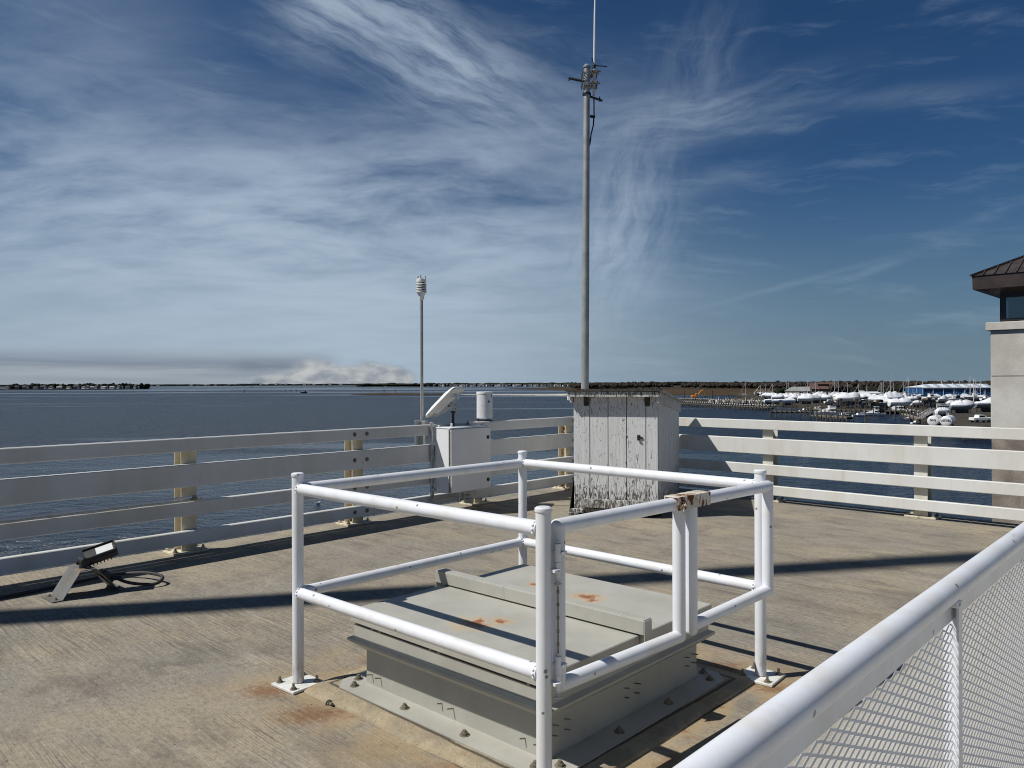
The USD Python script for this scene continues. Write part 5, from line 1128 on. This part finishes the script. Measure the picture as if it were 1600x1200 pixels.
ORD = ['first','second','third','fourth','fifth','sixth','seventh','eighth','ninth','tenth','eleventh','twelfth','thirteenth','fourteenth','fifteenth','sixteenth','seventeenth','eighteenth','nineteenth','twentieth','twenty first','twenty second','twenty third','twenty fourth','twenty fifth','twenty sixth','twenty seventh']
masts = [(1187, 618, 602), (1195, 618, 600), (1206, 620, 599.5), (1228, 619, 594.5), (1232, 618, 598), (1241, 619, 602), (1261, 622, 593.5), (1273, 622, 598), (1303, 622, 592), (1309, 621, 595), (1323, 622, 598), (1341, 622, 600), (1354, 623, 602), (1376, 623, 597), (1379, 622, 596), (1391, 622, 595), (1396, 621, 598), (1411, 622, 597), (1418, 627, 588.5), (1431, 622, 596), (1441, 621, 596), (1470, 621, 594), (1488, 621, 598), (1499, 622, 595), (1515, 628, 588), (1523, 624, 592), (1531, 624, 596)]
for i, (u, v, vt) in enumerate(masts):
    big_ = vt < 590
    sailboat(('white sailboat with a very tall mast at the left end of the blue shed' if u < 1450 else 'white sailboat with a very tall mast before the right end of the blue shed') if big_ else f'laid up sailboat whose bare mast is the {ORD[i]} from the left over the yard', u, v, 17 if not big_ else 20, vt, 0.4 * math.sin(i * 1.7), LZ, NAVY if i % 5 == 2 else None, 1.0, 'laid up sailboats with bare masts')
# light pole before the control house
t = Thing('yard_pole', 'plain pale steel pole standing before the grey hulled yacht', 'pole', V3(1521.5, 637, LZ)); pz = V3(1521.5, 637, LZ)
t.part('shaft', tube([pz, pz + [0, 0, 11.3]], [0.22, 0.15], 8), SPAR); t.part('base', cham((0.9, 0.9, 0.5), 0.05, tuple(pz + [0, 0, 0.26])), PILECAP)

# ---- timber racks and brush heaps on the quay
for i, (u, v, w) in enumerate(((1357, 640.0, 9), (1370, 641.5, 7), (1312, 638.5, 8), (1335, 639.0, 8), (1440, 636, 8), (1452, 637.5, 7))):
    p = V3(u, v, LZ); rg_ = np.random.default_rng(500 + i)
    t = Thing('timber_rack', 'cluttered timber rack on the quay, ' + ('right of the largest wrapped boat', 'left under the boat by the olive hut', 'under the bow of the largest wrapped boat', 'under the stern of the largest wrapped boat', 'below the left end of the blue shed', 'left above the fuel tanks')[i], 'rack', p, 0.3 * rg_.random())
    for x_ in (-w / 2, 0, w / 2):
        for y_ in (-1, 1): t.part('upright', box((0.2, 0.2, 3.2), (x_, y_, 1.6)), PILE, world=False, smooth=False)
    for z_ in (0.6, 1.8, 3.0): t.part('shelf', box((w + 0.4, 2.2, 0.16), (0, 0, z_)), BULK, world=False, smooth=False)
    for k_ in range(9):
        z_ = (0.68, 1.88, 3.08)[k_ % 3]; h_ = 0.4 + 0.5 * rg_.random(); t.part('bundle', box((0.8 + 1.2 * rg_.random(), 1.2, h_), ((rg_.random() - 0.5) * w * 0.8, -0.2, z_ + h_ / 2)), (TANVAS, PILE, GELCOAT, GREYHULL)[k_ % 4], world=False, smooth=False)
# ---- docks with their piles
def dock(label, a, b, w, n, h=1.6, hp=2.4, caps=False, z=WZ, pr=0.16, seed=0, name='dock'):
    a, b = np.asarray(a, float), np.asarray(b, float); dd = (b - a); L = np.linalg.norm(dd); dd /= L; nn = np.array([-dd[1], dd[0], 0]); rg_ = np.random.default_rng(seed)
    t = Thing(name, label, 'dock', a)
    t.part('walkway', [bar(a + [0, 0, h], b + [0, 0, h], w, 0.28)], PLANK, smooth=False)
    t.part('beam', [bar(a + [0, 0, h - 0.32] + nn * s * w * 0.4, b + [0, 0, h - 0.32] + nn * s * w * 0.4, 0.3, 0.34) for s in (-1, 1)], BULK, smooth=False)
    for i in range(n):
        for s in (-1, 1):
            p = a + dd * (L * (i + 0.1 * rg_.random()) / max(1, n - 1)) + nn * s * (w / 2 + pr); hh = hp * (0.92 + 0.16 * rg_.random())
            q_ = t.part('pile', cyl(p - [0, 0, 1.0], p + [0, 0, hh], pr, 7), PILE)
            if caps: t.part('cap', lathe([(pr * 1.05, 0), (pr * 1.05, 0.20), (0.03, 0.36)], 7, tuple(p + [0, 0, hh])), PILECAP, q_)
    return t
dock('long dark timber dock with white capped piles reaching towards the shed', V3(1055, 633.5), V3(1205, 641.6), 3.0, 42, 1.2, 1.9, True, seed=1, pr=0.22)
dock('second long dock with white capped piles behind the first', V3(1058, 628.8), V3(1196, 634.6), 3.0, 36, 1.2, 2.4, True, seed=2, pr=0.24)
dock('short dock on tall dark piles in front of the yard row', V3(1205, 652.0), V3(1266, 652.6), 2.5, 9, 1.9, 3.0, False, seed=3, pr=0.15)
dock('low finger dock on bare piles by the flybridge cruiser', V3(1270, 655), V3(1328, 659), 2.0, 10, 1.2, 3.0, False, seed=4, pr=0.13)
dock('dock along the boats below the large wrapped boat', V3(1262, 645), V3(1440, 647.5), 2.4, 24, 1.2, 3.0, False, seed=5, pr=0.15)
dock('short dock with pale top rails left of the fuel tanks', V3(1412, 652), V3(1440, 662), 1.8, 6, 1.1, 2.6, True, seed=6, pr=0.13)
# crowd of white post boxes and lifts along the second dock
for i in range(26):
    u = 1110 + 90 * i / 26; p = V3(u, 632.6 + 0.12 * i / 2)
    single('dock_box', [cham((1.4 + 0.8 * (i % 3), 1.0, 1.3), 0.08, tuple(p + [0, 0, 1.9]), 0.2 * i), cyl(p + [0.9, 0, 0], p + [0.9, 0, 3.0 + (i % 4) * 0.4], 0.16, 6)], PILECAP if i % 3 == 0 else (GREYB if i % 3 == 1 else PLANK), 'small pale dock box with a post on the crowded second dock', 'dock box', 'dock boxes along the second dock')
rg_ = np.random.default_rng(31)
for i, (u, v) in enumerate([(1276, 661), (1283, 662.5), (1291, 663), (1299, 662), (1308, 664), (1315, 664.5), (1323, 664), (1352, 665), (1357, 665), (1340, 651), (1352, 652), (1365, 651.5), (1372, 653), (1384, 652), (1398, 654.5), (1407, 652.5), (1203.5, 654), (1335, 647), (1347, 648), (1390, 649)]):
    p = V3(u, v); single('mooring_pile', cyl(p - [0, 0, 1], p + [0, 0, 2.0 + 1.0 * rg_.random()], 0.15, 7), PILE, 'single weathered mooring pile standing in the marina water', 'pile', 'mooring piles in the marina basin')
t = Thing('gangway', 'white gangway sloping from the quay to the dock left of the tanks', 'gangway', V3(1445, 660, LZ))
g0, g1 = V3(1457, 646, LZ, 0.6), V3(1437, 662.5, WZ, 1.3)
for s in (-1, 1): t.part('side_truss', [bar(g0 + [0.6 * s, 0, 0.05], g1 + [0.6 * s, 0, 0.05], 0.1, 0.22), bar(g0 + [0.6 * s, 0, 1.1], g1 + [0.6 * s, 0, 1.1], 0.1, 0.14)] + [bar(g0 + (g1 - g0) * f + [0.6 * s, 0, 0], g0 + (g1 - g0) * f + [0.6 * s, 0, 1.1], 0.08, 0.08) for f in np.linspace(0, 1, 9)], PILECAP, smooth=False)
t.part('tread', bar(g0, g1, 1.1, 0.08), PLANK, smooth=False)
# ---- fuel tanks, lettered
for u, v, word, lbl in ((1457.5, 668.6, 'GAS', 'white cylindrical fuel tank lettered GAS on the quay'), (1478, 669.2, 'DIESEL', 'white cylindrical fuel tank lettered DIESEL on the quay')):
    p = V3(u, v, LZ); r = 1.13; t = Thing('fuel_tank', lbl, 'tank', p, -0.62)
    L_ = 7.5
    prof = [(0.0, 0)] + [(r * math.sin(a_), 0.28 - 0.28 * math.cos(a_)) for a_ in np.linspace(0.15, math.pi / 2, 7)] + [(r, L_)] + [(r * math.cos(a_), L_ + 0.28 * math.sin(a_)) for a_ in np.linspace(0.2, 1.5, 6)]
    m = lathe(prof[1:], 36); m.apply_transform(trimesh.transformations.rotation_matrix(-math.pi / 2, (1, 0, 0))); m.apply_translation((0, 0, r + 0.35))
    sh = t.part('shell', m, GELCOAT, world=False)
    tx = meshkit.text_mesh(word, 0.42, 0.02, True); b_ = tx.bounds; tx.apply_translation((-(b_[0, 0] + b_[1, 0]) / 2, -0.2, 0)); tx.apply_transform(trimesh.transformations.rotation_matrix(math.pi / 2, (1, 0, 0))); tx.apply_translation((0, -0.012, r + 0.55))
    t.part('lettering', tx, INK, sh, world=False, smooth=False)
    for y_ in (1.4, 5.8): t.part('saddle', box((1.7, 0.3, 0.75), (0, y_, 0.36)), PILE, world=False, smooth=False)
    t.part('vent_pipe', [cyl((0, 2.0, 2 * r + 0.3), (0, 2.0, 2 * r + 1.3), 0.05, 6), cyl((0, 4.5, 2 * r + 0.3), (0, 4.5, 2 * r + 0.75), 0.12, 8), cyl((0, 5.6, 2 * r + 0.3), (0, 5.6, 2 * r + 0.9), 0.05, 6)], SPAR, world=False)
# sign board: two rows of dark print too small to read
sp_ = V3(1474, 651, LZ); t = Thing('marina_sign', 'white board sign on two posts above the fuel tanks', 'sign', sp_, 0.0)
t.part('board', box((4.1, 0.10, 1.35), (0, 0, 3.1)), SIGNW, world=False, smooth=False)
for s in (-1, 1): t.part('post', box((0.16, 0.16, 3.7), (s * 1.75, 0.14, 1.85)), PILE, world=False, smooth=False)
t.part('print', [box((0.16 + 0.1 * (i % 2), 0.02, 0.34), (-1.45 + i * 0.29, -0.058, 2.93)) for i in range(11)] + [box((0.12, 0.02, 0.2), (-0.7 + i * 0.2, -0.058, 3.45)) for i in range(8)], INK, world=False, smooth=False)
# timber pier by the control house
pa = V3(1503, 679, LZ); t = Thing('timber_pier', 'timber pier on dark braced piles beside the control house', 'pier', pa)
t.part('pier_deck', bar(V3(1488, 671.5, LZ, 0), V3(1560, 672.5, LZ, 0), 9.0, 0.4), PLANK, smooth=False)
for u in (1506, 1517, 1528, 1539):
    p = V3(u, 677, LZ); t.part('pile', cyl((p[0], p[1], WZ - 1), (p[0], p[1], LZ - 0.25), 0.24, 8), BULK)
t.part('cap_beam', bar(V3(1502, 678.5, LZ, -0.5), V3(1550, 679.5, LZ, -0.5), 0.5, 0.6), BULK, smooth=False)
t.part('brace', [bar(np.array([*V3(a_, 677, LZ)[:2], LZ - 0.5]), np.array([*V3(b_, 677, LZ)[:2], WZ + 0.1]), 0.2, 0.25) for a_, b_ in ((1506, 1517), (1528, 1517), (1528, 1539))], BULK, smooth=False)
vp = V3(1532, 660, LZ); t = Thing('parked_truck', 'white pickup truck parked on the quay beside the control house', 'truck', vp, 0.1)
t.part('body', [cham((4.9, 1.9, 0.75), 0.12, (0, 0, 0.85))], GELCOAT, world=False); cbn = t.part('cab', loft([[(-1.1, s * 0.9, 1.2) for s in (-1, 1)] + [(-0.9, s * 0.75, 1.85) for s in (1, -1)], [(1.2, s * 0.9, 1.2) for s in (-1, 1)] + [(0.5, s * 0.75, 1.85) for s in (1, -1)]]), GELCOAT, world=False, smooth=20)
t.part('window', box((1.3, 0.03, 0.42), (-0.15, -0.86, 1.52)), DARKGLASS, cbn, world=False, smooth=False)
for x_ in (-1.5, 1.5):
    for s in (-1, 1): t.part('wheel', cyl((x_, s * 0.75, 0.38), (x_, s * 0.97, 0.38), 0.38, 16), RUBBER, world=False)
# ---- excavator on its barge
bp = V3(1089, 627.6); t = Thing('work_barge', 'flat dark work barge with two spud posts off the docks', 'barge', bp, 0.03)
t.part('deck_hull', cham((19, 8, 1.6), 0.15, (0, 0, 0.5)), BULK, world=False, smooth=False)
for x_ in (-8.5, 8.3): t.part('spud', cyl((x_, -3.2, -1), (x_, -3.2, 6.6), 0.35, 8), BULK, world=False)
t = Thing('excavator', 'orange yellow excavator standing on the work barge', 'excavator', bp + [-1.0, 0, 1.3], 0.03)
for s in (-1, 1): t.part('track', cham((4.2, 0.7, 0.9), 0.3, (0, s * 1.2, 0.46)), BLACK, world=False)
t.part('body', cham((3.6, 2.7, 1.5), 0.25, (-0.6, 0, 1.85)), YELLOW, world=False); t.part('cab', cham((1.5, 1.1, 1.5), 0.15, (0.5, -0.8, 2.9)), YELLOW, world=False)
t.part('boom', tube([(1.0, 0.2, 1.9), (3.2, 0.2, 4.8), (5.2, 0.2, 5.9)], [0.34, 0.36, 0.26], 6), YELLOW, world=False)
t.part('dipper', tube([(4.9, 0.2, 6.2), (6.0, 0.2, 2.2)], [0.30, 0.2], 6), YELLOW, world=False); t.part('bucket', cham((0.9, 1.2, 1.0), 0.2, (5.9, 0.2, 1.7)), BLACK, world=False)
# ---- craft out in the bay
p = V3(393, 605.2); t = Thing('speed_boat', 'small white speed boat far out with a long wake', 'boat', p, 0.05)
t.part('hull', hull(16, 5, 3.0), GELCOAT, world=False); t.part('cabin', cham((5, 3.2, 2.2), 0.4, (-1, 0, 3.6)), GELCOAT, world=False)
FOAM = plain('wake_foam', (0.55, 0.58, 0.60), 0.9)
wk = [(-14, 0), (-60, 8), (-190, 17), (-330, 22), (-330, 12), (-190, 6), (-60, -1)]
single('wake', sheet([(p[0] + a_, p[1] + b_) for a_, b_ in wk], WZ + 0.02), FOAM, 'white wake behind the speed boat', kind='structure')
p = V3(475, 614.3); t = Thing('work_skiff', 'small dark skiff with a figure sized cabin out in the bay', 'boat', p, 0.3)
t.part('hull', hull(9, 3, 1.4), BULK, world=False); t.part('cabin', cham((1.8, 1.5, 2.0), 0.2, (1.6, 0, 2.1)), BULK, world=False)
for i, (u, v) in enumerate(((382, 613.0), (455, 612), (446, 611.4), (463, 611.8), (600, 612.4), (618, 612.2), (700, 611))):
    p = V3(u, v); single('channel_marker', [cyl(p - [0, 0, 1], p + [0, 0, 2.6], 0.35, 7), box((2.2, 0.2, 1.2), tuple(p + [0, -0.3, 2.4]))], BULK, 'small dark channel marker standing far out in the bay', 'marker', 'channel markers in the bay')
# ---- white gull on the water beyond the railing
p = V3(497.5, 786.5); t = Thing('gull', 'white gull sitting on the water beyond the left railing', 'gull', p, 0.1)
import manifold3d as m3
def sph(c, r): return m3.Manifold.sphere(r, 20).translate(c)
def hullm(*s): return m3.Manifold.batch_hull([sph(c, r) for c, r in s])
bd_ = hullm(((-0.16, 0, 0.06), 0.035), ((-0.05, 0, 0.05), 0.075), ((0.08, 0, 0.05), 0.07)) + hullm(((-0.16, 0, 0.065), 0.03), ((-0.29, 0, 0.085), 0.012)) + hullm(((0.09, 0, 0.07), 0.05), ((0.14, 0, 0.15), 0.032)) + hullm(((0.14, 0, 0.155), 0.034), ((0.165, 0, 0.158), 0.026))
bd_ = bd_.refine_to_length(0.02); mm = bd_.to_mesh(); gm = trimesh.Trimesh(mm.vert_properties[:, :3], mm.tri_verts); trimesh.smoothing.filter_taubin(gm, iterations=8); gm.apply_scale(1.2)
t.part('body', gm, PLASTIC, world=False, smooth=True)
t.part('bill', tube([(0.22, 0, 0.186), (0.27, 0, 0.178)], [0.012, 0.004], 6), YELLOW, world=False)
for s in (-1, 1): t.part('wing', loft([[(-0.30, s * 0.02, 0.115), (-0.30, s * 0.035, 0.105), (-0.30, s * 0.02, 0.10)], [(-0.08, s * 0.05, 0.15), (-0.08, s * 0.098, 0.09), (-0.08, s * 0.06, 0.06)], [(0.08, s * 0.04, 0.135), (0.08, s * 0.088, 0.09), (0.08, s * 0.05, 0.07)]]), GREYR, world=False)
